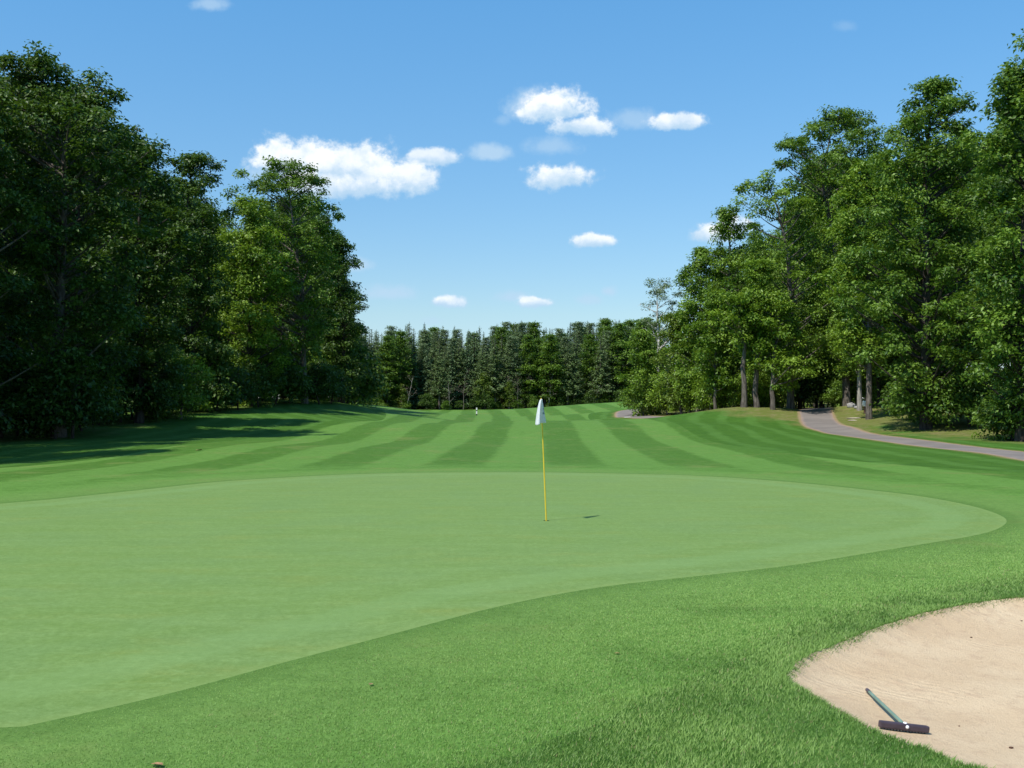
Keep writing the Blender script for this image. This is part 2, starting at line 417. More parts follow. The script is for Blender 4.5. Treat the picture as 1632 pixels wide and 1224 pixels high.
        c = T.mix(T.ramp(fine, .42, .8, 0., .6), c, T.mix(.55, c, (.01, .03, .006)))
        b = bumpn(T, T.m('ADD', fine, mid), .8, .04); rough, spec = .85, .12
    sh = {'Sheen Weight': .11, 'Sheen Roughness': .35, 'Sheen Tint': (.75, .8, .3, 1)} if kind == 'green' else {}
    principled(T, out, c, rough, spec, b, **sh)
    return m

def mat_sand():
    m, T, out = newmat('raked_sand')
    pos = T.node('ShaderNodeNewGeometry').outputs['Position']
    n = T.noise(pos, 1.1, 4, .6); f = T.noise(pos, 60, 4, .75); g = T.noise(pos, 9, 4, .65)
    c = T.mix(T.ramp(n, .3, .7), (.570, .418, .258), (.650, .503, .325))
    c = T.mix(T.ramp(f, .48, .75, 0., .6), c, (.38, .26, .165))
    c = T.mix(T.m('MULTIPLY', T.ramp(g, .5, .68), .35), c, (.43, .29, .19))
    spk = T.noise(pos, 130, 2, .6)
    c = T.mix(T.ramp(spk, .68, .78, 0., .6), c, (.2, .12, .075))
    wob = T.vm('ADD', pos, T.vm('SCALE', T.node('ShaderNodeTexNoise', {'Vector': pos, 'Scale': 1.0, 'Detail': 3.}).outputs['Color'], None, None, .7))
    sep = T.node('ShaderNodeSeparateXYZ', (wob,))
    # rake furrows run along curved lines, strongest in the middle of the sand
    rr = T.m('ADD', T.m('MULTIPLY', sep.outputs[0], .62), T.m('MULTIPLY', sep.outputs[1], .78))
    furrow = T.m('SINE', T.m('MULTIPLY', rr, 62))
    mask = T.ramp(T.noise(T.vm('ADD', pos, (2., 1., 0.)), .8, 3, .6), .48, .66)
    h = T.m('ADD', T.m('MULTIPLY', T.m('MULTIPLY', furrow, mask), .22), T.m('ADD', T.m('MULTIPLY', g, 1.2), T.m('MULTIPLY', f, 1.1)))
    principled(T, out, c, .9, .15, bumpn(T, h, .6, .025))
    return m

def mat_asphalt():
    m, T, out = newmat('path_asphalt')
    pos = T.node('ShaderNodeNewGeometry').outputs['Position']
    c = T.mix(T.ramp(T.noise(pos, .5, 4, .6), .3, .7), (.175, .152, .136), (.225, .195, .172))
    c = T.mix(T.ramp(T.noise(pos, 30, 3, .7), .5, .8, 0., .4), c, (.13, .12, .115))
    road = T.attr('road')
    c = T.mix(T.m('MULTIPLY', T.ramp(T.m('ADD', road, T.m('MULTIPLY', T.m('SUBTRACT', T.noise(pos, 2., 3, .6), .5), .5)), .95, 1.3), .6), c, (.34, .235, .18))
    principled(T, out, c, .9, .2, bumpn(T, T.noise(pos, 40, 3, .7), .4, .01))
    return m

def mesh_np(name, V, F, mats, parent=None, attrs=None, smooth=False, matidx=None):
    me = bpy.data.meshes.new(name); V = np.asarray(V, np.float32); F = np.asarray(F, np.int32)
    k = F.shape[1]
    me.vertices.add(len(V)); me.vertices.foreach_set('co', V.ravel())
    me.loops.add(F.size); me.loops.foreach_set('vertex_index', F.ravel())
    me.polygons.add(len(F)); me.polygons.foreach_set('loop_start', np.arange(0, F.size, k, dtype=np.int32))
    me.polygons.foreach_set('loop_total', np.full(len(F), k, np.int32))
    if smooth: me.polygons.foreach_set('use_smooth', np.ones(len(F), bool))
    if not isinstance(mats, (list, tuple)): mats = [mats]
    for m in mats: me.materials.append(m)
    if matidx is not None: me.polygons.foreach_set('material_index', np.asarray(matidx, np.int32))
    for a, val in (attrs or {}).items():
        at = me.attributes.new(a, 'FLOAT', 'POINT'); at.data.foreach_set('value', np.asarray(val, np.float32))
    me.update(calc_edges=True); me.validate()
    o = bpy.data.objects.new(name, me); C.objects.link(o)
    if parent is not None: o.parent = parent
    return o

def tag(o, label=None, cat=None, group=None, kind=None):
    for k, v in (('label', label), ('category', cat), ('group', group), ('kind', kind)):
        if v: o[k] = v
    return o

def empty(name, loc, label, cat, group=None, rz=0):
    o = bpy.data.objects.new(name, None); C.objects.link(o); o.location = loc; o.rotation_euler = (0, 0, rz)
    o.empty_display_size = .3
    return tag(o, label, cat, group)

XY, GZ, GF, ZONE, GA = build_ground()
ZN = [('ground', 0, mat_turf('rough')), ('fairway', 1, mat_turf('fairway')), ('putting_green', 2, mat_turf('green')), ('cart_path', 3, mat_asphalt()), ('sand_bunker', 4, mat_sand())]
for nm, zi, mt in ZN:
    f = GF[ZONE == zi]; used, inv = np.unique(f.ravel(), return_inverse=True)
    o = mesh_np(nm, np.c_[XY[used], GZ[used]], inv.reshape(-1, 3), mt, None, {k: v[used] for k, v in GA.items()}, True)
    tag(o, None, None, None, 'structure')

# ------------------------------------------------------------------ grass blades near the camera
def mat_blade():
    m, T, out = newmat('grass_blade')
    t = T.attr('tint')
    c = T.mix(t, (.050, .128, .014), (.255, .405, .092))
    c = T.mix(T.ramp(t, .95, 1.), c, (.32, .27, .13))
    d = principled(T, None, c, .55, .35)
    tr = T.node('ShaderNodeBsdfTranslucent', (T.mix(.5, c, (.16, .3, .02)),))
    mx = T.node('ShaderNodeMixShader', (.25, d.outputs[0], tr.outputs[0]))
    T.l.new(mx.outputs[0], out.inputs[0])
    return m

def unit(v): return v / np.maximum(np.linalg.norm(v, axis=-1, keepdims=True), 1e-9)

def vnoise(P, f, seed):
    g = np.random.default_rng(seed).uniform(0, 1, (256, 256)); q = P * f + 500; i = np.floor(q).astype(int); t = q - i; t = t * t * (3 - 2 * t); i %= 255
    a = g[i[:, 0], i[:, 1]] * (1 - t[:, 0]) + g[i[:, 0] + 1, i[:, 1]] * t[:, 0]; b = g[i[:, 0], i[:, 1] + 1] * (1 - t[:, 0]) + g[i[:, 0] + 1, i[:, 1] + 1] * t[:, 0]
    return a * (1 - t[:, 1]) + b * t[:, 1]

def blades():
    rng = np.random.default_rng(11)
    N = 1900000
    d = np.sqrt(rng.uniform(5.0 ** 2, 19.0 ** 2, N)); ang = rng.uniform(-.62, .62, N)
    P = np.c_[d * np.tan(ang), d]
    P = P[np.abs(P[:, 0]) < P[:, 1] * .5 + .8]
    g = inpoly(P, green_poly); bk = inpoly(P, bunk_poly); fw = inpoly(P, fair_poly)
    P, fw = P[~g & ~bk], fw[~g & ~bk]
    dist = np.hypot(*P.T)
    dg = polydist(P, green_poly); db = polydist(P, bunk_poly)
    keep = rng.uniform(0, 1, len(P)) < np.clip(9.5 / dist, 0, 1) ** 1.2 * np.where(fw, np.clip(.35 + dg * .45, 0, 1), 1)
    P, fw, dg, db, dist = P[keep], fw[keep], dg[keep], db[keep], dist[keep]
    n = len(P)
    df = polydist(P, fair_poly) * np.where(fw, 1, -1) + rng.normal(0, .16, n); fw = df > 0
    pat = vnoise(P, .9, 1) * .5 + vnoise(P, 2.3, 2) * .3 + vnoise(P, 6., 3) * .2
    pat = np.clip((pat - .5) * 2 + .5, 0, 1)
    h = np.where(fw, .008 + .008 * np.clip(dg / 2.5, 0, 1), .020 + .008 * pat) * rng.uniform(.6, 1.25, n)
    h = np.where(~fw & (db < .25), h * 1.15, h)
    w = np.where(fw, .0033, .0036) * (dist / 8).clip(.8, 2) * rng.uniform(.8, 1.3, n)
    a = rng.uniform(0, 2 * math.pi, n); lean = rng.uniform(.2, 1.1, n); la = rng.normal(.6, 1.3, n)
    z = height(P[:, 0], P[:, 1])
    b = np.c_[P, z - .003]
    s = np.c_[np.cos(a) * w, np.sin(a) * w, np.zeros(n)]
    tip = b + np.c_[np.cos(la) * lean * h, np.sin(la) * lean * h, h]
    V = np.stack([b - s, b + s, tip], 1).reshape(-1, 3)
    F = np.arange(3 * n).reshape(-1, 3)
    t = np.clip(rng.normal(.46, .2, n) + np.where(fw, .40, .10) + (pat - .5) * .75, 0, .94)
    t[rng.uniform(0, 1, n) < .018] = 1
    # longer blades that hang over the bunker edge
    m = 16000
    e = resample(bunk_poly, lambda x, y: .02); q = e[rng.integers(0, len(e), m)] + rng.normal(0, .028, (m, 2)); cb = bunk_poly.mean(0)
    q = q[(q[:, 1] < 13) & (np.abs(q[:, 0]) < q[:, 1] * .55 + 1)]; m = len(q)
    zq = height(q[:, 0], q[:, 1]); bq = np.c_[q, np.maximum(zq, height0(q[:, 0], q[:, 1]) - .02) - .004]; aq = rng.uniform(0, 6.28, m); wq = .0034 * rng.uniform(.7, 1.3, m); hq = rng.uniform(.015, .042, m)
    inw = unit(cb - q) * rng.normal(.5, .5, (m, 1)); sq = np.c_[np.cos(aq) * wq, np.sin(aq) * wq, np.zeros(m)]
    tq = bq + np.c_[inw * hq[:, None] + rng.normal(0, .006, (m, 2)), hq * .8]
    V = np.vstack([V, np.stack([bq - sq, bq + sq, tq], 1).reshape(-1, 3)]); F = np.arange(len(V)).reshape(-1, 3); t = np.r_[t, np.clip(rng.normal(.5, .28, m), 0, 1)]
    o = mesh_np('grass_blades', V, F, mat_blade(), None, {'tint': np.repeat(t, 3)})
    tag(o, 'short green grass blades around the putting green and bunker', 'grass', None, 'stuff')
blades()

# ------------------------------------------------------------------ simple materials and mesh helpers
def mat_plain(name, col, rough=.6, spec=.4, var=.15, scale=8., metal=0.):
    m, T, out = newmat(name)
    co = T.node('ShaderNodeTexCoord').outputs['Object']
    n = T.noise(co, scale, 4, .6)
    dark = tuple(c * (1 - var) for c in col); lite = tuple(min(1, c * (1 + var)) for c in col)
    principled(T, out, T.mix(T.ramp(n, .3, .7), dark, lite), rough, spec, bumpn(T, T.noise(co, scale * 6, 3, .6), .15, .005), Metallic=metal)
    return m

def mat_bark(name, a, b, scale=6., marks=None):
    m, T, out = newmat(name)
    pos = T.node('ShaderNodeTexCoord').outputs['Object']
    n = T.noise(T.vm('MULTIPLY', pos, (1., 1., .22)), scale, 5, .7)
    c = T.mix(T.ramp(n, .35, .68), a, b)
    if marks:
        k = T.noise(T.vm('MULTIPLY', pos, (1., 1., 3.2)), 1.6, 4, .7)
        c = T.mix(T.ramp(k, .56, .64), c, marks)
    principled(T, out, c, .9, .15, bumpn(T, n, .8, .05))
    return m

def mat_leaf(name, lo, hi, trans=.28, odd=None):
    m, T, out = newmat(name)
    t = T.attr('tint')
    c = T.mix(t, lo, hi)
    if odd: c = T.mix(T.ramp(t, .96, .99), c, odd)
    d = principled(T, None, c, .48, .32)
    tc = T.mix(.5, c, tuple(x * k for x, k in zip(hi, (1.3, 1.35, .6))))
    tr = T.node('ShaderNodeBsdfTranslucent', (tc,))
    mx = T.node('ShaderNodeMixShader', (trans, d.outputs[0], tr.outputs[0]))
    T.l.new(mx.outputs[0], out.inputs[0])
    return m

BARK = mat_bark('grey_brown_bark', (.065, .054, .044), (.20, .175, .15))
BARKD = mat_bark('dark_bark', (.028, .023, .019), (.085, .072, .06))
BARKP = mat_bark('pale_grey_bark', (.20, .185, .16), (.40, .375, .34))
BIRCH = mat_bark('white_birch_bark', (.48, .46, .43), (.66, .64, .60), 4., (.06, .05, .045))
LEAF = {
    'dark': mat_leaf('leaf_dark_green_shaded', (.012, .040, .005), (.110, .195, .028)),  # dark foliage, lowered further so its colour carries the left wood's shade
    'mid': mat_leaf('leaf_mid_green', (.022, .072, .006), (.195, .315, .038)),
    'light': mat_leaf('leaf_light_green', (.045, .115, .006), (.27, .40, .042), .26),
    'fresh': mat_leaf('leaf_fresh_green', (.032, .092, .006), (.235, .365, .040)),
    'yellow': mat_leaf('leaf_yellow_green', (.055, .105, .010), (.20, .28, .034), .26),
    'grey': mat_leaf('leaf_grey_green', (.07, .115, .045), (.22, .30, .14), .2),
    'blue': mat_leaf('needle_blue_green', (.04, .085, .034), (.16, .25, .10), .12),
    'larch': mat_leaf('needle_larch_green', (.06, .108, .032), (.20, .285, .10), .2),
    'brown': mat_leaf('twig_brown', (.055, .045, .03), (.13, .105, .07), .1),
}

def tubes_mesh(tubes):
    Vs, Fs, o = [], [], 0
    for pts, rad, sides in tubes:
        pts = np.asarray(pts, float); rad = np.asarray(rad, float); n = len(pts)
        t = np.gradient(pts, axis=0); t /= np.maximum(np.linalg.norm(t, axis=1), 1e-9)[:, None]
        ref = np.where(np.abs(t[:, 2:3]) > .9, np.array([[1., 0, 0]]), np.array([[0, 0, 1.]]))
        u = np.cross(t, ref); u /= np.maximum(np.linalg.norm(u, axis=1), 1e-9)[:, None]; v = np.cross(t, u)
        a = np.arange(sides) / sides * 2 * math.pi
        ringp = pts[:, None] + rad[:, None, None] * (np.cos(a)[None, :, None] * u[:, None] + np.sin(a)[None, :, None] * v[:, None])
        Vs.append(ringp.reshape(-1, 3))
        i = np.arange(n - 1)[:, None] * sides; j = np.arange(sides)[None]; j2 = (j + 1) % sides
        Fs.append(np.stack([o + i + j, o + i + sides + j, o + i + sides + j2, o + i + j2], -1).reshape(-1, 4))
        o += n * sides
    return np.vstack(Vs), np.vstack(Fs)


def leaf_cards(cen, nrm, dr, L, W, droop, rng):
    """folded four-point leaves: centre, facing, pointing direction"""
    n = len(cen)
    dr = unit(dr - (dr * nrm).sum(1, keepdims=True) * nrm); sd = np.cross(nrm, dr)
    L = L[:, None]; W = W[:, None]
    b = cen - dr * L * .5; tip = cen + dr * L * .5 - nrm * L * droop
    l = cen + sd * W * .5 + nrm * W * .14 - dr * L * .05; r = cen - sd * W * .5 + nrm * W * .14 - dr * L * .05
    V = np.stack([b, r, tip, l], 1).reshape(-1, 3)
    k = np.arange(n)[:, None] * 4
    F = np.concatenate([k + np.array([[0, 1, 2]]), k + np.array([[0, 2, 3]])], 1).reshape(-1, 3)
    return V, F

def broadleaf(rows, seed, base_r=.25, leaf=.25, dens=1., trunk_pts=None, lobe=1.25, mat='mid', bark=BARK, name='broadleaf_tree', gap=.0, forks=0, bare=0., depth=.9, clump=36, odd=0., axis=False, tufts=True):
    """rows: (z, x_left, x_right) in metres about the trunk base, top first. Returns meshes (trunk, crown)."""
    rng = np.random.default_rng(seed)
    rows = np.array(sorted(rows), float); zz = rows[:, 0]
    zt, zb = zz[-1], zz[0]
    cx = lambda z: np.interp(z, zz, (rows[:, 1] + rows[:, 2]) / 2)
    hw = lambda z: np.interp(z, zz, (rows[:, 2] - rows[:, 1]) / 2)
    area = hw(np.linspace(zb, zt, 60)).mean() * (zt - zb) * 2
    nl = int(area * .62 * dens / lobe ** 2 * 1.05) + 6
    lobes = []
    tries = 0
    wmax = hw(np.linspace(zb, zt, 60)).max()
    while len(lobes) < nl and tries < nl * 60:
        tries += 1
        z = rng.uniform(zb, zt)
        if rng.uniform() > (hw(z) / wmax) * .8 + .25: continue
        r = lobe * rng.uniform(.62, 1.3) * (.8 if z > zt - 2.5 * lobe else 1)
        w = hw(z); r = min(r, max(w * .95, .35))
        th = rng.uniform(0, 2 * math.pi); rho = max(0, w - r * .75) * math.sqrt(rng.uniform(.18, 1.))
        z = min(z, zt - r * .7)
        p = np.array([cx(z) + rho * math.cos(th), rho * math.sin(th) * depth, z])
        if any(np.linalg.norm(p - q[0]) < (r + q[1]) * (.54 + gap) for q in lobes): continue
        lobes.append((p, r))
    for z in np.arange(zt - (.3 if axis else .12) * (zt - zb), zt - .2, lobe * .55):
        lobes.append((np.array([cx(z) + rng.normal(0, .1), rng.normal(0, .1), z]), float(np.clip(hw(z) * .8, .3, lobe * .7))))
    # edge lobes that make the outline follow the crown profile
    for (z, xl, xr) in rows[1:]:
        for xe, sgn in ((xl, 1), (xr, -1)):
            r = min(lobe * rng.uniform(.42, .8), max((xr - xl) / 2, .3))
            lobes.append((np.array([xe + sgn * r * rng.uniform(.3, 1.3), rng.uniform(-.5, .5) * (xr - xl) * .25, z - r * .4]), r))
    if tufts:   # leafy branch ends that stick out beyond the general outline
        for _ in range(int((zt - zb) * 1.5)):
            z = rng.uniform(zb + .1 * (zt - zb), zt); th = rng.uniform(0, 2 * math.pi); w = hw(z) + rng.uniform(-.1, .75)
            lobes.append((np.array([cx(z) + w * math.cos(th), w * math.sin(th) * depth, z + rng.uniform(-.2, .3)]), rng.uniform(.28, .6)))
    H = zt
    if trunk_pts is None:
        top = np.array([cx(zt - .8), 0, zt - .8])
        trunk_pts = [(0, 0, -.3), (rng.normal(0, .08), rng.normal(0, .08), H * .18), (cx(H * .5) * .35 + rng.normal(0, .2), rng.normal(0, .2), H * .5), (cx(H * .75) * .7 + rng.normal(0, .2), rng.normal(0, .2), H * .75), tuple(top)]
    tp = np.array(trunk_pts, float)
    ts = np.r_[0, np.cumsum(np.linalg.norm(np.diff(tp, axis=0), axis=1))]; tq = np.linspace(0, ts[-1], 16)
    tc = np.stack([np.interp(tq, ts, tp[:, i]) for i in range(3)], 1)
    tc[2:-1, :2] += rng.normal(0, .035, (13, 2))
    fr = tq / tq[-1]
    trad = base_r * (1 - fr) ** .8 * 1.0 + .02; trad[0] *= 1.22; trad[1] *= 1.02
    tubes = [(tc, trad, 9)]
    cen, out, tint = [], [], []
    for (p, r) in lobes:
        hd = np.hypot(p[0] - np.interp(p[2], tc[:, 2], tc[:, 0]), p[1] - np.interp(p[2], tc[:, 2], tc[:, 1]))
        za = max(min(p[2] - hd * rng.uniform(.45, .9), zt - 1.5), min(zb * .9, p[2] * .9), 1.)
        A = np.array([np.interp(za, tc[:, 2], tc[:, 0]), np.interp(za, tc[:, 2], tc[:, 1]), za])
        ra = np.interp(za, tc[:, 2], trad)
        mid = A * .5 + p * .5 + np.array([0, 0, -.06 * hd]) + rng.normal(0, .12, 3)
        s = np.linspace(0, 1, 5)[:, None]
        cur = A * (1 - s) ** 2 + 2 * mid * s * (1 - s) + p * s ** 2
        rb = min(ra * .6, .03 + .016 * np.linalg.norm(p - A))
        tubes.append((cur, np.linspace(rb, .018, 5), 5))
        nc = max(5, int(8.5 * r * r * dens + 3))
        dirs = unit(rng.normal(0, 1, (nc, 3)) + np.array([0, 0, .5]))
        c = p + dirs * np.array([1, 1, .72]) * r * rng.uniform(.4, 1.12, (nc, 1)) ** .6
        for k in range(nc):
            if rng.uniform() < .5:
                e = p + (c[k] - p) * .95; m2 = (p + e) / 2 + rng.normal(0, .08, 3)
                tubes.append((np.array([p, m2, e]), [.016, .012, .006], 3))
        if rng.uniform() < bare: continue
        cen.append(c); out.append(dirs); tint.append(np.full(nc, rng.normal(0, .15)))
    c = np.vstack(cen); o = np.vstack(out); tl = np.concatenate(tint)
    m = clump
    nleaf = len(c) * m
    cc = np.repeat(c, m, 0); oo = np.repeat(o, m, 0); tl = np.repeat(tl + rng.normal(0, .10, len(c)), m)
    spread = np.repeat(rng.uniform(.22, .40, len(c)), m)[:, None] * (leaf / .24) ** .5
    off = np.clip(rng.normal(0, 1, (nleaf, 3)), -1.7, 1.7) * np.array([1, 1, .55]) * spread
    pos = cc + off
    nrm = unit(np.array([0, 0, 1.]) * .8 + oo * .5 + rng.normal(0, .55, (nleaf, 3)))
    dr = unit(off + oo * .4 + rng.normal(0, .3, (nleaf, 3)) - np.array([0, 0, .2]))
    L = leaf * rng.uniform(.7, 1.3, nleaf); W = L * rng.uniform(.42, .62, nleaf)
    V, F = leaf_cards(pos, nrm, dr, L, W, .12, rng)
    t = np.clip(.45 + tl + rng.normal(0, .2, nleaf), 0, .94)
    if odd: t[rng.uniform(0, 1, nleaf) < odd] = 1
    TV, TF = tubes_mesh(tubes)
    return dict(tv=TV, tf=TF, cv=V, cf=F, tint=np.repeat(t, 4), bark=bark, leaf=LEAF[mat])

def conifer(H, R, seed, mat='blue', bark=BARKD, dens=1., cb=.06, droop=.35, card=.62):
    rng = np.random.default_rng(seed)
    tubes = [(np.array([(0, 0, -.3), (.03, 0, H * .4), (0, .04, H * .75), (0, 0, H)]), [H * .011 + .03, H * .009, H * .005, .015], 6)]
    P, N, D = [], [], []
    z = H * cb
    while z < H - .3:
        f = (z - H * cb) / (H * (1 - cb)); r = R * (1 - f) ** .82 * rng.uniform(.75, 1.15) + .05
        nb = int(5 + 4 * (1 - f))
        for a in rng.uniform(0, 2 * math.pi, nb):
            d = np.array([math.cos(a), math.sin(a), 0]); rr = r * rng.uniform(.6, 1.1)
            e = np.array([0, 0, z]) + d * rr + np.array([0, 0, -droop * rr + .12 * rr])
            tubes.append((np.array([(0, 0, z), (np.array([0, 0, z]) + e) / 2 + [0, 0, .05 * rr], e]), [.03, .018, .008], 3))
            k = max(3, int(rr * 6 * dens))
            s = rng.uniform(.18, 1.02, k)[:, None]
            q = np.array([0, 0, z]) * (1 - s) + e * s + rng.normal(0, .10, (k, 3)) * (1 + rr * .35)
            P.append(q); N.append(unit(np.array([0, 0, 1.]) + d * .35 + rng.normal(0, .45, (k, 3)))); D.append(unit(d + rng.normal(0, .6, (k, 3)) + [0, 0, -.35]))
        z += rng.uniform(.22, .36)
    P = np.vstack(P); N = np.vstack(N); D = np.vstack(D); n = len(P)
    L = card * rng.uniform(.6, 1.25, n) * (.42 + .58 * np.clip((H - P[:, 2]) / (H * .3), 0, 1)); V, F = leaf_cards(P, N, D, L, L * .42, .18, rng)
    t = np.clip(rng.normal(.45, .22, n), 0, .94)
    TV, TF = tubes_mesh(tubes)
    return dict(tv=TV, tf=TF, cv=V, cf=F, tint=np.repeat(t, 4), bark=bark, leaf=LEAF[mat])

def plant(g, name, loc, label, cat='tree', group=None, rz=0., trunk='trunk', crown='crown'):
    e = empty(name, loc, label, cat, group, rz)
    mesh_np(trunk, g['tv'], g['tf'], g['bark'], e, None, True)
    mesh_np(crown, g['cv'], g['cf'], g['leaf'], e, {'tint': g['tint']})
    return e

def copy_tree(src, loc, rz, sc, label=None, group=None):
    r = src.copy(); C.objects.link(r); r.location = loc; r.rotation_euler = (0, 0, rz); r.scale = sc
    if label: r['label'] = label
    if group: r['group'] = group
    for ch in src.children:
        c = ch.copy(); C.objects.link(c); c.parent = r
    return r

def hgt(x, y): return float(height(np.array([x]), np.array([y]))[0])

def hero(bx, d, rows, seed, label, name='broadleaf_tree', shape=True, tpts=None, **kw):
    x = (bx - CX) * d / K; z0 = hgt(x, d)
    R = [((Z(py, d) - z0), (a - bx) * d / K, (b - bx) * d / K) for py, a, b in rows]
    if tpts: kw['trunk_pts'] = [((a - bx) * d / K, 0, Z(py, d) - z0) for a, py in tpts]
    if tpts: kw['trunk_pts'][0] = (0, 0, -.3)
    g = broadleaf(R, seed, **kw)
    return plant(g, name, (x, d, z0), label)

# ------------------------------------------------------------------ edge trees, left
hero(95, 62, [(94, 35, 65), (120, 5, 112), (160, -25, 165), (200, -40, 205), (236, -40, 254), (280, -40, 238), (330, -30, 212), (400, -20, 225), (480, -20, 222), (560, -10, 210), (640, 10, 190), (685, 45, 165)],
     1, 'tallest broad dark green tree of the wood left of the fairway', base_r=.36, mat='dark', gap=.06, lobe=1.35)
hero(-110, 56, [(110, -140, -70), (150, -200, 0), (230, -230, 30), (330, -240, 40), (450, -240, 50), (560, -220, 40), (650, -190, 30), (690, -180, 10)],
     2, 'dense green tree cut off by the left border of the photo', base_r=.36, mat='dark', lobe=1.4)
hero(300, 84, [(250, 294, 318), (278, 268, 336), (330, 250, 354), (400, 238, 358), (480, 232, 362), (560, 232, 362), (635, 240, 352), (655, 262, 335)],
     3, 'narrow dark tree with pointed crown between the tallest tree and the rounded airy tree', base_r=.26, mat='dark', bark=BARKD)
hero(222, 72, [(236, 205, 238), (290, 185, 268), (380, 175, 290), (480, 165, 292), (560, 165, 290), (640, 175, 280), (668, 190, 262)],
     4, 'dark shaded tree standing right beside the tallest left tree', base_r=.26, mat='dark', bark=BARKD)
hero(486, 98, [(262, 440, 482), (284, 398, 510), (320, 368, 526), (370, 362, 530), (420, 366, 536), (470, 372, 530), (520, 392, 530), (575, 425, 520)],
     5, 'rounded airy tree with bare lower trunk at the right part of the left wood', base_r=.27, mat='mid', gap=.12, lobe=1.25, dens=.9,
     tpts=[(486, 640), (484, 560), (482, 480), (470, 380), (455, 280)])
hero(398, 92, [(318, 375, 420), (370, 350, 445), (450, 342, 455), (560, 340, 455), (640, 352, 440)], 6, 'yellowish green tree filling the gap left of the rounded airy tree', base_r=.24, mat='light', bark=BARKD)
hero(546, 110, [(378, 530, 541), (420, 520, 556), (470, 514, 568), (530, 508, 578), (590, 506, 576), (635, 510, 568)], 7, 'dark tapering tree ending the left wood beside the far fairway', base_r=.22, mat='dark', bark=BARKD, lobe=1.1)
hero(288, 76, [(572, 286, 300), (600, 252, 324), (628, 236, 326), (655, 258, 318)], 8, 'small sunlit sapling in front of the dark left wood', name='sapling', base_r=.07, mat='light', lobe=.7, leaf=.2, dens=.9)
# ------------------------------------------------------------------ edge trees, right
hero(1475, 72, [(128, 1470, 1500), (160, 1452, 1532), (200, 1424, 1548), (250, 1400, 1562), (320, 1384, 1574), (400, 1374, 1584), (480, 1360, 1588), (560, 1378, 1582), (620, 1412, 1572), (668, 1420, 1560)],
     11, 'big dense dark green pointed tree with foliage to the ground right of the path', base_r=.34, mat='mid', lobe=1.3, bark=BARKD, odd=0)
hero(1628, 60, [(105, 1605, 1650), (150, 1578, 1700), (220, 1568, 1720), (300, 1558, 1730), (400, 1545, 1730), (500, 1530, 1730), (580, 1545, 1720), (640, 1580, 1700), (690, 1592, 1690)],
     12, 'dark green tree at the right border with its trunk beside the path verge', base_r=.33, mat='mid', lobe=1.25, bark=BARKD)
hero(1760, 56, [(0, 1720, 1790), (44, 1640, 1830), (62, 1690, 1850), (120, 1725, 1860), (250, 1710, 1880), (400, 1690, 1880), (550, 1680, 1860), (660, 1700, 1830)],
     13, 'tall tree outside the right border whose branch tip shows at the top corner', base_r=.36, mat='mid', lobe=1.2)
hero(1350, 96, [(176, 1318, 1352), (192, 1296, 1402), (225, 1250, 1412), (255, 1240, 1424), (295, 1268, 1424), (345, 1298, 1420), (430, 1310, 1410), (500, 1320, 1400)],
     14, 'open oak like tree with branches reaching left above the path', base_r=.32, mat='mid', gap=.16, lobe=1.35, dens=.85, tpts=[(1350, 648), (1345, 500), (1330, 380), (1310, 290), (1330, 190)])
hero(1385, 84, [(256, 1368, 1402), (300, 1338, 1428), (360, 1322, 1432), (430, 1314, 1424), (520, 1334, 1414), (585, 1344, 1412)],
     15, 'bright yellow green maple in front of the open oak like tree', base_r=.22, mat='light', lobe=1.15)
hero(1260, 95, [(276, 1206, 1236), (318, 1176, 1288), (350, 1190, 1308), (420, 1206, 1318), (490, 1206, 1318), (560, 1214, 1310), (604, 1228, 1300)],
     16, 'tall thin airy tree with long leaning upper trunk left of the path', base_r=.30, mat='fresh', gap=.14, dens=.5, bark=BARK, tpts=[(1260, 652), (1260, 560), (1261, 480), (1256, 400), (1240, 330), (1222, 284)], lobe=1.15, bare=.12)
hero(1160, 100, [(336, 1146, 1168), (360, 1136, 1186), (400, 1130, 1196), (460, 1122, 1206), (540, 1112, 1216), (604, 1122, 1206)],
     17, 'dark narrow tree with ragged top rising above the bushy maples', base_r=.22, mat='fresh', gap=.08, dens=.85, lobe=1.1)
hero(1186, 92, [(474, 1150, 1206), (510, 1148, 1214), (545, 1160, 1206)], 18, 'forked tree with thick grey brown trunk bare up to the fork', base_r=.25, mat='light', dens=.6, gap=.1, bark=BARK, lobe=.95,
     tpts=[(1186, 650), (1185, 600), (1187, 550), (1180, 520), (1176, 480)], name='forked_tree')
hero(1112, 102, [(398, 1110, 1128), (430, 1088, 1150), (500, 1078, 1158), (580, 1080, 1150), (628, 1088, 1140)], 19, 'bushy mid green maple beside the white birch', base_r=.18, mat='fresh', lobe=1.05)
hero(1049, 118, [(448, 1034, 1064), (480, 1018, 1086), (520, 1022, 1088), (548, 1035, 1075)], 20, 'white trunked birch with thin grey green crown at the left end of the right wood', base_r=.2, mat='grey', dens=.42, bark=BIRCH, gap=.15, lobe=1.1, leaf=.2,
     tpts=[(1049, 660), (1049, 600), (1050, 540), (1048, 500), (1046, 455)], name='birch_tree', bare=.2)
hero(1024, 114, [(530, 1012, 1034), (570, 998, 1058), (620, 998, 1064), (655, 1004, 1058)], 21, 'low bushy green tree at the far left corner of the right wood', base_r=.14, mat='fresh', lobe=1.0)
hero(1086, 106, [(505, 1062, 1100), (560, 1052, 1112), (610, 1056, 1120), (646, 1066, 1110)], 22, 'short bright yellow green tree in front of the white birch', base_r=.12, mat='yellow', lobe=1.0)
hero(1206, 92.5, [(420, 1190, 1230), (480, 1172, 1240), (550, 1178, 1240), (590, 1190, 1230)], 23, 'slim maple with bare straight trunk next to the forked tree', base_r=.24, mat='fresh', lobe=1.05)
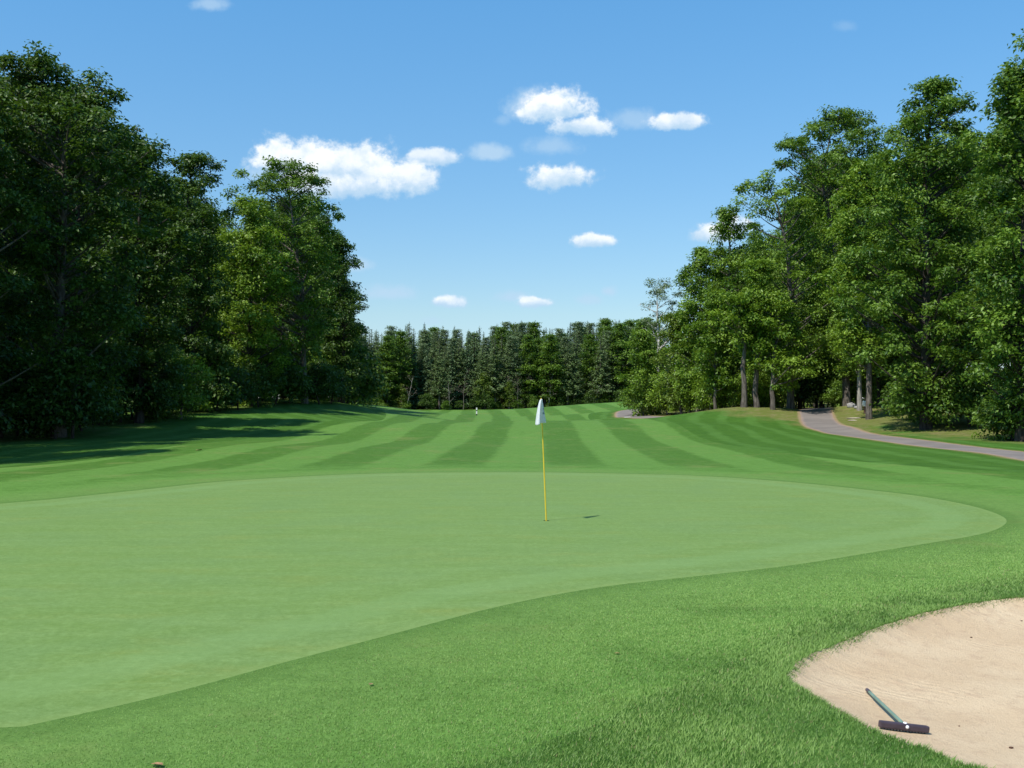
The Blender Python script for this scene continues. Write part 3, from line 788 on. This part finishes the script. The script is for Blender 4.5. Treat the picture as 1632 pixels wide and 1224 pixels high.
hero(1232, 91, [(470, 1220, 1250), (530, 1206, 1276), (575, 1206, 1294), (612, 1216, 1290)], 24, 'low maple with bright leaf layers spreading over the path side', base_r=.2, mat='light', lobe=.95, dens=.85, gap=.06)
hero(1140, 97, [(470, 1125, 1160), (540, 1118, 1165), (600, 1122, 1160), (625, 1128, 1155)], 25, 'slender tree with thin bare trunk between the dark narrow tree and bushy maple', base_r=.13, mat='fresh', lobe=.95)
hero(1370, 91, [(430, 1350, 1400), (500, 1335, 1420), (560, 1335, 1420), (596, 1345, 1410)], 26, 'tree with straight grey trunk beside the white box on the path bank', base_r=.2, mat='fresh', bark=BARKP, lobe=1.05)
hero(1351, 95, [(440, 1335, 1375), (520, 1325, 1380), (590, 1335, 1375), (606, 1340, 1370)], 27, 'tree with stout mossy trunk on the grassy bank right of the path opening', base_r=.26, mat='fresh', bark=BARK, lobe=1.05)
hero(1400, 93, [(420, 1375, 1430), (520, 1370, 1440), (590, 1375, 1430), (610, 1380, 1425)], 28, 'tree with reddish shaded trunk just right of the white box', base_r=.11, mat='mid', bark=BARKD, lobe=1.05)

# ------------------------------------------------------------------ trees inside the woods (copies)
SKY_L = [(-300, 90), (0, 105), (110, 120), (200, 170), (250, 245), (300, 268), (350, 325), (420, 300), (470, 280), (520, 300), (550, 430), (575, 500)]
SKY_R = [(1000, 520), (1030, 460), (1100, 425), (1150, 350), (1225, 300), (1260, 250), (1330, 190), (1400, 190), (1480, 140), (1560, 175), (1632, 110), (1900, 80)]
def fill_proto(seed, mat, h=20., w=4.2, cb=3.0, lobe=1.35, leaf=.3, clump=22, bark=BARKD):
    rows = [(h, -.6, .7), (h * .92, -w * .45, w * .5), (h * .78, -w * .8, w * .85), (h * .6, -w, w), (h * .42, -w * .95, w), (h * .25, -w * .8, w * .8), (cb, -w * .5, w * .55)]
    return broadleaf(rows, seed, .24, leaf, .85, None, lobe, mat, bark, clump=clump, axis=True, tufts=False)
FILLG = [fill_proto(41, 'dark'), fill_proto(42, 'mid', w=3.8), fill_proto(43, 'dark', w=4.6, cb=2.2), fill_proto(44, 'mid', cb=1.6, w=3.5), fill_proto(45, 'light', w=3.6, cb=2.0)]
rng = np.random.default_rng(77); rnd = random.Random(5)
FL = {'left': ('shaded broadleaf tree standing behind the edge trees of the left wood', 'trees deeper in the left wood'),
      'right': ('shaded broadleaf tree standing behind the edge trees of the right wood', 'trees deeper in the right wood')}
protos = {}
def fill(side, px, d, top, k, wide=1.):
    x = (px - CX) * d / K; z0 = hgt(x, d); h = max(6., Z(top, d) - z0); s = h / 20.
    sw = max(s, .62) * wide; rz = rnd.uniform(0, 6.28)
    lab, grp = FL[side]
    if (side, k) not in protos:
        e = plant(FILLG[k], 'forest_tree', (x, d, z0), lab, 'tree', grp, rz); e.scale = (sw, sw, s); protos[(side, k)] = e
    else:
        copy_tree(protos[(side, k)], (x, d, z0), rz, (sw, sw, s))
def skyl(tab, px): return float(np.interp(px, [t[0] for t in tab], [t[1] for t in tab]))
for px, d in [(-330, 52), (-260, 66), (-190, 78), (-60, 84), (20, 86), (60, 98), (120, 88), (160, 104), (-20, 110), (200, 94), (245, 100), (265, 118), (330, 104), (300, 128), (350, 116), (385, 112), (420, 122), (450, 112),
              (440, 140), (490, 118), (515, 126), (500, 150), (530, 140), (540, 160), (555, 175), (560, 200), (380, 150), (-120, 100), (100, 130), (220, 140), (420, 170), (520, 185), (470, 205), (-60, 150), (40, 160), (150, 165), (250, 170), (310, 165), (340, 185), (480, 160), (450, 185), (400, 200), (-150, 140), (-10, 130), (70, 140), (290, 145), (190, 190), (90, 195), (0, 190),
            (-420, 42), (-520, 36), (-380, 60), (-480, 52), (-235, 50), (-205, 56), (-285, 45), (-215, 62), (-330, 39)]:
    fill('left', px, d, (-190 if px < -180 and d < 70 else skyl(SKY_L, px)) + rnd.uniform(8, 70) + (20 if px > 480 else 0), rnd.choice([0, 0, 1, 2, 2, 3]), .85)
for px, d in [(1060, 130), (1085, 124), (1120, 116), (1150, 126), (1185, 112), (1215, 106), (1240, 118), (1275, 112), (1300, 130), (1310, 120), (1330, 122), (1345, 112), (1390, 106), (1420, 98), (1440, 112), (1470, 92), (1500, 104), (1530, 88),
              (1560, 96), (1590, 82), (1620, 90), (1650, 78), (1700, 72), (1760, 80), (1850, 66), (1950, 60), (1580, 112), (1520, 122), (1400, 128), (1230, 134), (1170, 142), (1100, 148), (1280, 146), (1055, 150), (1040, 165), (1035, 185), (1640, 108), (1030, 205), (1130, 165), (1180, 170), (1230, 165), (1260, 175), (1300, 170), (1350, 165), (1400, 170), (1450, 160), (1500, 165), (1560, 150), (1620, 150), (1680, 140), (1740, 130), (1205, 150), (1330, 185), (1150, 190), (1090, 190)]:
    fill('right', px, d, skyl(SKY_R, px) + rnd.uniform(45, 140), rnd.choice([0, 1, 1, 3, 4, 4]), .85)

FRONT_L = [(86, 60.5), (114, 60.8), (-40, 60), (0, 62), (30, 63), (62, 64), (128, 66), (160, 70), (190, 72), (212, 74), (245, 77), (268, 80), (325, 86), (345, 84), (378, 88), (412, 91), (442, 95), (462, 97), (507, 99.5), (528, 104), (150, 70), (100, 66), (40, 66), (-10, 64), (180, 75)]
# undergrowth bushes along the wood edges
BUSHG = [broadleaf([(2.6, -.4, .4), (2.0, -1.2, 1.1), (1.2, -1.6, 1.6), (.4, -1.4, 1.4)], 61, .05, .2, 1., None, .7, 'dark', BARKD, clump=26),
         broadleaf([(2.2, -.3, .5), (1.6, -1.0, 1.2), (.9, -1.4, 1.4), (.3, -1.2, 1.2)], 62, .05, .2, 1., None, .65, 'mid', BARKD, clump=26)]
BUSHG.append(broadleaf([(3.2, -.3, .4), (2.4, -1.0, .9), (1.5, -1.3, 1.3), (.5, -1.1, 1.1)], 63, .05, .2, .9, None, .6, 'light', BARK, clump=26))
BUSHL = {'left': ('low leafy bush in the shade under the left wood edge', 'bushes under the left wood'), 'right': ('low leafy bush in the shade under the right wood edge', 'bushes under the right wood'),
         'far': ('low green bush at the foot of the far wood', 'bushes under the far wood')}
def bush(side, px, d, s, k):
    x = (px - CX) * d / K; loc = (x, d, hgt(x, d)); key = ('bush', side, k)
    if key not in protos:
        e = plant(BUSHG[k], 'bush', loc, BUSHL[side][0], 'bush', BUSHL[side][1], rnd.uniform(0, 6), 'stem', 'foliage'); e.scale = (s, s, s); protos[key] = e
    else: copy_tree(protos[key], loc, rnd.uniform(0, 6.28), (s, s, s * rnd.uniform(.8, 1.2)))
for px, d in [(-30, 66), (30, 72), (70, 78), (130, 76), (180, 80), (230, 82), (255, 76.5), (330, 88), (370, 94), (420, 98), (450, 104), (510, 106), (530, 112), (555, 118), (200, 90), (100, 86), (300, 95), (400, 108), (570, 135), (565, 150), (470, 130), (490, 140), (510, 135), (475, 150), (20, 100), (-20, 105), (60, 110), (455, 125), (300, 115), (350, 120), (100, 115), (-60, 90), (480, 118), (505, 122), (488, 128), (140, 120), (0, 92), (500, 112), (468, 112)]:
    bush('left', px, d, rnd.uniform(.8, 1.5) * (1.6 if d > 108 else 1), rnd.randint(0, 1))
def undergrowth():
    for px, d in [(1062, 110), (1078, 107), (1098, 104), (1120, 101), (1132, 99), (1152, 100), (1172, 97), (1197, 97), (1217, 97), (1243, 98), (1358, 97), (1385, 96)]:
        x = (px - CX) * d / K; loc = (x, d, hgt(x, d)); key = ('sapling', 0); s = rnd.uniform(.8, 1.35)
        if key not in protos:
            e = plant(BUSHG[2], 'bush', loc, 'bright green young bush among the trunks along the right wood edge', 'bush', 'young bushes along the right wood edge', rnd.uniform(0, 6), 'stem', 'foliage'); e.scale = (s, s, s); protos[key] = e
        else: copy_tree(protos[key], loc, rnd.uniform(0, 6.28), (s * .8, s * .8, s))
undergrowth()
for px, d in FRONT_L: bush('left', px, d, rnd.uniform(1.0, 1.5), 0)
for px, d in [(1022, 121), (1045, 116), (1070, 112), (1095, 109), (1120, 104), (1155, 104), (1195, 102), (1220, 100), (1240, 102), (1280, 112), (1320, 118), (1340, 108), (1395, 104), (1450, 79), (1462, 77), (1380, 108), (1366, 112), (1475, 74.5), (1510, 73), (1545, 71), (1580, 72), (1590, 62.5),
              (1612, 61), (1650, 62), (1415, 100), (1300, 124), (1340, 110), (1620, 76), (1560, 84), (1500, 88), (1450, 92), (1200, 118), (1225, 122), (1180, 120), (1245, 116), (1215, 112), (1150, 118), (1270, 126), (1235, 128), (1205, 126), (1285, 134), (1100, 118), (1620, 100), (1680, 90)]:
    bush('right', px, d, rnd.uniform(.75, 1.35) * (1.7 if d > 110 and px > 1070 else 1), rnd.randint(0, 1))

# ------------------------------------------------------------------ the far wood
FARG = [('spruce_tree', conifer(17.5, 2.4, 71, 'blue', dens=1.7, card=.44), 'dark blue green spruce in the far wood'),
        ('spruce_tree', conifer(15.5, 2.1, 72, 'blue', dens=1.6, card=.44), 'dark blue green spruce in the far wood'),
        ('larch_tree', conifer(18., 2.3, 73, 'larch', BARK, 1.6, .18, .1, .40), 'soft olive green larch in the far wood'),
        ('larch_tree', conifer(17., 2.6, 74, 'larch', BARK, 1.5, .22, .05, .40), 'soft olive green larch in the far wood'),
        ('poplar_tree', broadleaf([(18.6, -.05, .08), (16.6, -.6, .7), (14, -1.4, 1.4), (11, -1.9, 1.9), (7, -2., 1.9), (3, -1.3, 1.3)], 75, .16, .28, 1., None, .8, 'grey', BARKP, clump=18, axis=True, tufts=False), 'grey green poplar with pale stem in the far wood'),
        ('leafy_tree', broadleaf([(16, -.2, .3), (14.6, -.9, 1.), (12, -1.7, 1.6), (9, -2.2, 2.3), (5, -2.1, 2.2), (2, -1.4, 1.3)], 76, .16, .30, 1., None, .85, 'mid', BARK, clump=18, axis=True, tufts=False), 'leafy mid green tree in the far wood'),
        ('leafy_tree', broadleaf([(9, -.6, .6), (7, -1.9, 1.7), (4.5, -2.4, 2.3), (2, -1.8, 1.8), (.8, -1, 1)], 77, .1, .34, .9, None, 1.0, 'yellow', BARK, clump=14, tufts=False), 'short yellow green tree at the front of the far wood')]
FARL = ['trees of the far wood']
def far(px, d, k, s, wide=1.):
    x = (px - CX) * d / K; loc = (x, d, hgt(x, d) - .1); key = ('far', k)
    nm, g, lab = FARG[k]
    if key not in protos:
        e = plant(g, nm, loc, lab, 'tree', lab.split(' in ')[0].split(' at ')[0] + ' trees of the far wood', rnd.uniform(0, 6)); e.scale = (s * wide, s * wide, s); protos[key] = e
    else: copy_tree(protos[key], loc, rnd.uniform(0, 6.28), (s * wide, s * wide, s * rnd.uniform(.95, 1.06)))
r3 = random.Random(21)
SKY_F = [(540, 520), (600, 522), (640, 516), (700, 522), (740, 514), (780, 516), (830, 508), (870, 514), (900, 520), (940, 512), (975, 502), (1000, 510), (1040, 505)]
for row, (d, sp) in enumerate([(230, 18), (236, 16), (244, 15), (254, 15), (266, 16), (280, 17)]):
    px = 530 + row * 6.
    while px < 1045:
        p = px + r3.uniform(-6, 6); k = r3.choices([0, 1, 2, 3, 4, 5], [4, 3, 5, 4, 4, 3 if p < 850 else 5])[0]
        x = (p - CX) * d / K; need = Z(skyl(SKY_F, p) + r3.uniform(0, 15) + (12 if row < 2 else 0), d) - hgt(x, d)
        nat = (17.5, 15.5, 18, 17, 18.4, 16)[k]
        far(p, d + r3.uniform(-3, 3), k, need / nat, 1.2 if k < 2 else 1.35 if k < 4 else 1.5)
        px += sp * r3.uniform(.8, 1.25)
for p, s in [(570, .9), (640, .6), (772, .85), (784, .6), (812, .6), (893, 1.05), (906, .8), (955, .65)]:
    far(p, 227 + r3.uniform(-1, 2), 6, s)
for p in range(560, 1010, 24):
    bush('far', p + r3.uniform(-8, 8), 226 + r3.uniform(-2, 2), r3.uniform(.7, 1.2), r3.randint(0, 1))
for p in range(550, 1030, 20):
    for d in (246, 270, 300): bush('far', p + r3.uniform(-8, 8), d + r3.uniform(-3, 3), r3.uniform(1.7, 2.5), r3.randint(0, 1))
# leaning and bare stems in front of the far wood
def bare_stem(px0, px1, py1, d, r, bark, label, seed):
    rg = np.random.default_rng(seed); x = (px0 - CX) * d / K; z0 = hgt(x, d); top = np.array([(px1 - CX) * d / K - x, 0, Z(py1, d) - z0])
    s = np.linspace(0, 1, 9)[:, None]; c = top * s; c[1:-1, :2] += rg.normal(0, .06, (7, 2)); c[0, 2] = -.3
    tb = [(c, np.linspace(r, r * .4, 9), 6)]
    for i in range(9):
        a = c[rg.integers(3, 9)]; dd = np.array([rg.normal(0, 1), rg.normal(0, 1), .9]); L = rg.uniform(.7, 2.)
        tb.append((np.array([a, a + dd * L * .3 + [0, 0, .1], a + dd * L * .55 + [0, 0, .3]]), [r * .35, r * .22, .012], 4))
    e = empty('bare_tree', (x, d, z0), label, 'tree')
    V, F = tubes_mesh(tb); mesh_np('trunk', V, F, bark, e, None, True)
    P = np.vstack([t[0][2] + rg.normal(0, .35, (14, 3)) for t in tb[1:]]); n = len(P)
    cv, cf = leaf_cards(P, unit(rg.normal(0, 1, (n, 3)) + [0, 0, .6]), unit(rg.normal(0, 1, (n, 3))), np.full(n, .3), np.full(n, .12), .1, rg)
    mesh_np('crown', cv, cf, LEAF['brown'], e, {'tint': np.repeat(rg.uniform(.2, .9, n), 4)})
bare_stem(647, 658, 602, 226, .10, BARKP, 'pale bare trunk leaning right at the left part of the far wood', 1)
bare_stem(717, 715, 618, 226, .09, BARKP, 'pale thin upright stem left of the black and white marker post', 2)
bare_stem(738, 741, 600, 226, .09, BARK, 'grey dead stem just left of the marker post', 3)
bare_stem(826, 825, 612, 226, .10, BARK, 'reddish grey bare trunk left of the flag at the far wood', 4)
bare_stem(873, 878, 618, 226, .10, BARKP, 'pale leaning stem just right of the flag at the far wood', 5)
bare_stem(946, 956, 614, 226, .09, BIRCH, 'white leaning stem at the right part of the far wood', 6)

# ------------------------------------------------------------------ flagstick, cup, marker post, rake, small things
def lathe(name, prof, mat, parent, n=16, loc=(0, 0, 0), smooth=True):
    a = np.arange(n) / n * 2 * math.pi; V, F = [], []
    for r, z in prof: V += [(loc[0] + r * math.cos(t), loc[1] + r * math.sin(t), loc[2] + z) for t in a]
    for i in range(len(prof) - 1):
        for j in range(n): F.append((i * n + j, i * n + (j + 1) % n, (i + 1) * n + (j + 1) % n, (i + 1) * n + j))
    return mesh_np(name, V, F, mat, parent, None, smooth)

def bm_obj(name, bm, mat, parent=None, smooth=False):
    me = bpy.data.meshes.new(name); bm.to_mesh(me); bm.free()
    for m in (mat if isinstance(mat, (list, tuple)) else [mat]): me.materials.append(m)
    if smooth:
        for p in me.polygons: p.use_smooth = True
    o = bpy.data.objects.new(name, me); C.objects.link(o)
    if parent: o.parent = parent
    return o

def box(size, loc=(0, 0, 0), bevel=0., rot=None):
    bm = bmesh.new(); bmesh.ops.create_cube(bm, size=1)
    bmesh.ops.scale(bm, vec=size, verts=bm.verts)
    if bevel: bmesh.ops.bevel(bm, geom=bm.edges[:], offset=bevel, segments=2, affect='EDGES', profile=.6)
    if rot is not None: bmesh.ops.rotate(bm, matrix=rot, verts=bm.verts)
    bmesh.ops.translate(bm, vec=loc, verts=bm.verts)
    return bm

M_YEL = mat_plain('yellow_fibreglass', (.72, .50, .03), .35, .5, .08)
M_WHITE = mat_plain('white_paint', (.80, .80, .78), .5, .4, .05)
M_BLACK = mat_plain('black_paint', (.02, .02, .02), .5, .4, .2)
M_DARKGREEN = mat_plain('teal_handle', (.15, .25, .19), .45, .4, .15)
M_PLUM = mat_plain('dark_plum_plastic', (.06, .042, .055), .45, .5, .2, 20)
M_CUPW = mat_plain('cup_liner', (.30, .30, .28), .5, .4, .1)
M_SOIL = mat_plain('cup_soil', (.08, .06, .03), .9, .1, .2)

hz = hgt(*HOLE)
cup = empty('golf_cup', (HOLE[0], HOLE[1], hz), 'hole cup sunk in the putting green at the flagstick foot', 'golf hole')
lathe('soil_rim', [(.0542, .0), (.0538, -.022)], M_SOIL, cup, 20)
lathe('liner', [(.054, -.022), (.0535, -.16), (.001, -.16)], M_CUPW, cup, 20)

top = Vector((-.088, .0, 2.10)); dirp = top.normalized()
fl = empty('flagstick', (HOLE[0], HOLE[1], hz), 'yellow flagstick with a limp white flag standing in the hole', 'flagstick')
zs = np.linspace(-.15, 2.10, 12); pp = np.array([[dirp.x / dirp.z * z, 0, z] for z in zs])
Vp, Fp = tubes_mesh([(pp, np.interp(zs, [-.15, .6, 2.1], [.013, .012, .0095]), 12)])
mesh_np('pole', Vp, Fp, M_YEL, fl, None, True)
lathe('finial', [(.001, .014), (.007, .011), (.010, .004), (.0095, 0)], M_YEL, fl, 12, (dirp.x / dirp.z * 2.1, 0, 2.1))
# limp cloth: hangs from the top of the pole, gathered in three folds that fall down and to the left
def flag_cloth():
    NU, NV = 26, 26; V = np.zeros((NV, NU, 3))
    for j in range(NV):
        t = j / (NV - 1); zl = 2.095 - .405 * t
        for i in range(NU):
            s = i / (NU - 1)
            w = .014 + .30 * (t ** .6)
            fold = math.sin(s * 2.6 * math.pi + .8 * t + .2) * (.014 + .062 * t ** .8)
            sag = -.05 * t * s + .02 * s * t * math.sin(s * 9)
            q = w * s * (1 - .1 * math.sin(s * 6))
            V[j, i] = (dirp.x / dirp.z * zl + .008 - q * .42 + fold * .9, -.012 - q * .88 - fold * .42, zl + sag)
    F = [(j * NU + i, j * NU + i + 1, (j + 1) * NU + i + 1, (j + 1) * NU + i) for j in range(NV - 1) for i in range(NU - 1)]
    o = mesh_np('flag', V.reshape(-1, 3), F, mat_flag(), fl, None, True)
    sol = o.modifiers.new('cloth', 'SOLIDIFY'); sol.thickness = .002
    return V, o
def mat_flag():
    m, T, out = newmat('white_cloth')
    co = T.node('ShaderNodeTexCoord').outputs['Object']
    n = T.noise(co, 26, 3, .6)
    c = T.mix(T.ramp(n, .3, .7), (.80, .82, .82), (.86, .87, .87))
    d = principled(T, None, c, .8, .2); tr = T.node('ShaderNodeBsdfTranslucent', (c,))
    T.l.new(T.node('ShaderNodeMixShader', (.5, d.outputs[0], tr.outputs[0])).outputs[0], out.inputs[0])
    return m
FV, flag_o = flag_cloth()
# the part of a grey printed emblem that shows between the folds
M_PRINT = mat_plain('grey_print', (.22, .25, .27), .8, .2, .2)
def emblem():
    rows = range(9, 16); Vv, Ff = [], []
    for j in rows:
        a = 3 + int(1.6 * abs(math.sin(j * 1.9))); b = 5 + int(2 * abs(math.cos(j * 1.3)))
        if j in (12,): b = a + 1
        o = len(Vv)
        cur = [FV[j, i] + np.array([.004, -.003, 0]) for i in range(a, b + 1)]; nx = [FV[j + 1, i] * .8 + FV[j, i] * .2 + np.array([.004, -.003, 0]) for i in range(a, b + 1)]
        Vv += cur + nx; k = len(cur)
        Ff += [(o + i, o + i + 1, o + k + i + 1, o + k + i) for i in range(k - 1)]
    mesh_np('emblem', Vv, Ff, M_PRINT, flag_o, None, True)
emblem()

# marker post on the fairway
mx, md = (759.7 - CX) * 150 / K, 150.
mk = empty('marker_post', (mx, md, hgt(mx, md)), 'black and white banded marker post standing on the far fairway', 'marker post')
for nm, z0, z1, mt in [('black_band', 0, .2, M_BLACK), ('white_band', .2, .56, M_WHITE), ('black_band', .56, .72, M_BLACK), ('white_band', .72, 1.02, M_WHITE)]:
    bm_obj(nm, box((.17, .17, z1 - z0), (0, 0, (z0 + z1) / 2), .012), mt, mk)
bm_obj('cap', box((.185, .185, .03), (0, 0, 1.035), .01), M_WHITE, mk)

# bunker rake
def bunk_pt(px, py, dz=0.):
    ds = np.linspace(4.5, 14, 900); zz = CZ - (py - HOR) * ds / K - dz; g = height((px - CX) * ds / K, ds)
    d = ds[np.nonzero(zz <= g)[0][0]]; x = (px - CX) * d / K
    return np.array([x, d, hgt(x, d)])
a = bunk_pt(1397, 1151, .03); b = bunk_pt(1475, 1160, .03); hc = (a + b) / 2
hx = unit((b - a)[None])[0]; ang = math.atan2(hx[1], hx[0]); Lh = np.linalg.norm(b - a)
tipw = bunk_pt(1379, 1095, .03)
RK_T = math.asin(np.clip((b - a)[2] / Lh, -.5, .5))
rk = empty('bunker_rake', tuple(hc), 'sand rake with green handle and dark head lying in the bunker', 'rake', None, ang)
rk.rotation_euler = (0, -RK_T, ang)
def to_local(p):
    return np.array(rk.rotation_euler.to_matrix().transposed() @ Vector(p - hc))
tilt = (b - a)[2] / Lh
bm = box((Lh, .040, .046), (0, 0, .030), .012)
bm_obj('head', bm, M_PLUM, rk)
bm = bmesh.new()
for i in range(15):
    xx = -Lh / 2 + .02 + i * (Lh - .04) / 14
    r = bmesh.ops.create_cone(bm, cap_ends=True, segments=6, radius1=.0015, radius2=.006, depth=.045)
    bmesh.ops.translate(bm, vec=(xx, .006, -.012), verts=r['verts'])
bm_obj('teeth', bm, M_PLUM, rk)
tl = to_local(tipw + np.array([0, 0, .02])); p0 = np.array([0, .01, .045]); dv = tl - p0
s = np.linspace(0, 1, 8)[:, None]
V, F = tubes_mesh([(p0 + dv * s * .93, np.full(8, .0115), 10)]); mesh_np('handle', V, F, M_DARKGREEN, rk, None, True)
s = np.linspace(.92, 1., 4)[:, None]
V, F = tubes_mesh([(np.vstack([p0 + dv * s, p0 + dv * 1.003]), [.013, .014, .014, .013, .001], 10)]); mesh_np('grip', V, F, M_PLUM, rk, None, True)
lathe('bolt', [(.001, .008), (.011, .007), (.013, 0)], M_WHITE, rk, 12, (0.005, 0, .052))
bmb = bmesh.new(); bmesh.ops.create_uvsphere(bmb, u_segments=10, v_segments=6, radius=.012); bmesh.ops.translate(bmb, vec=(.012, -.021, .034), verts=bmb.verts)
bm_obj('bolt', bmb, M_WHITE, rk, True)

# white box on a post by the trunk, boulders and flat stones on the bank
def pebble_bm(sx, sy, sz, seed, sub=2):
    bm = bmesh.new(); bmesh.ops.create_icosphere(bm, subdivisions=sub, radius=1); rg = random.Random(seed)
    ph = [rg.uniform(0, 6) for _ in range(6)]
    for v in bm.verts:
        k = 1 + .16 * math.sin(v.co.x * 2.3 + ph[0]) * math.sin(v.co.y * 2.9 + ph[1]) + .1 * math.sin(v.co.z * 4 + ph[2]) + .06 * math.sin(v.co.x * 6 + ph[3]) + rg.uniform(-.03, .03)
        v.co = Vector((v.co.x * sx * k, v.co.y * sy * k, v.co.z * sz * k))
    return bm
d = 89.; x = (1379 - CX) * d / K; z = hgt(x, d)
bx = empty('box_on_post', (x, d, z), 'small white box with a dark opening on a brown post beside a trunk', 'box')
M_BROWNP = mat_plain('brown_post', (.20, .11, .08), .8, .2, .2)
bm_obj('post', box((.22, .2, .55), (0, 0, .26), .015), M_BROWNP, bx)
bm_obj('body', box((.42, .36, .46), (0, 0, .76), .07), M_WHITE, bx)
bm_obj('opening', box((.22, .03, .12), (.07, -.185, .72), .008), M_BLACK, bx)
bm_obj('cap', box((.30, .30, .07), (.02, 0, 1.025), .02), M_BLACK, bx)
M_ROCK = mat_plain('pale_rock', (.34, .33, .32), .9, .2, .25, 3)
M_ROCK2 = mat_plain('tan_rock', (.42, .36, .28), .9, .2, .2, 3)
for px, py, d, sz, lab, m_, sd_ in [(1358, 640, 93, (.42, .3, .26), 'grey boulder lying between two trunks on the path bank', M_ROCK, 1), (1366, 642, 92, (.26, .22, .17), 'smaller grey boulder touching the straight grey trunk', M_ROCK, 2),
                            (1361, 657, 86, (.6, .3, .06), 'pale flat stone on the dry bank, upper one of two', M_ROCK2, 3), (1359, 662, 84, (.4, .26, .05), 'pale flat stone on the dry bank, lower one of two', M_ROCK2, 4)]:
    x = (px - CX) * d / K; o = bm_obj('boulder', pebble_bm(*sz, sd_), m_, None, True); o.location = (x, d, hgt(x, d) + sz[2] * .35); tag(o, lab, 'rock')
# painted mark on the far path
pts = np.array([(11.15, 110.6), (11.75, 110.5), (11.65, 111.7), (11.1, 111.8)]); zz = height(pts[:, 0], pts[:, 1]) + .03
o = mesh_np('path_marking', np.c_[pts, zz], [(0, 1, 2, 3)], M_WHITE); tag(o, None, None, None, 'structure')

# dead leaves on the turf, dark bits on the sand
M_DEAD = mat_plain('dead_leaf', (.30, .17, .08), .7, .3, .3, 30)
def dead_leaf(p, s, rz, lab, m_=M_DEAD):
    V = [(-.5, 0, .02), (-.2, .3, .12), (.25, .24, .10), (.55, 0, .06), (.25, -.26, .13), (-.2, -.28, .1), (0, 0, .01)]
    F = [(6, 0, 1), (6, 1, 2), (6, 2, 3), (6, 3, 4), (6, 4, 5), (6, 5, 0)]
    o = mesh_np('dead_leaf', np.array(V) * s, F, m_, None, None, True); o.location = (p[0], p[1], p[2] + .012); o.rotation_euler = (.1, .1, rz); tag(o, lab, 'leaf')
for px, py, s, lab in [(254, 1219, .085, 'curled tan dead leaf at the bottom edge of the lawn'), (592, 1091, .05, 'dark brown leaf beside the lower edge of the putting green'), (983, 1042, .05, 'brown leaf in the lawn between green and bunker'),
                       (318, 718, .3, 'orange leaf on the fairway below the left tree shadow')]:
    x, d = ground_pt(px, py); dead_leaf((x, d, hgt(x, d)), s, px, lab)
M_BIT = mat_plain('dark_bark_chip', (.09, .045, .03), .9, .2, .2, 30)
for px, py, s, lab in [(1607, 1190, .017, 'dark brown chip lying on the sand near the right border'), (1545, 1015, .013, 'small brown chip on the sand in the upper bunker'), (1625, 989, .012, 'dark chip on the sand below the far bunker edge'), (1525, 1155, .008, 'tiny pebble on the sand right of the rake head')]:
    p = bunk_pt(px, py); o = bm_obj('wood_chip', pebble_bm(s, s * .7, s * .5, px, 1), M_BIT, None, True); o.location = (p[0], p[1], p[2] + s * .3); tag(o, lab, 'wood chip')
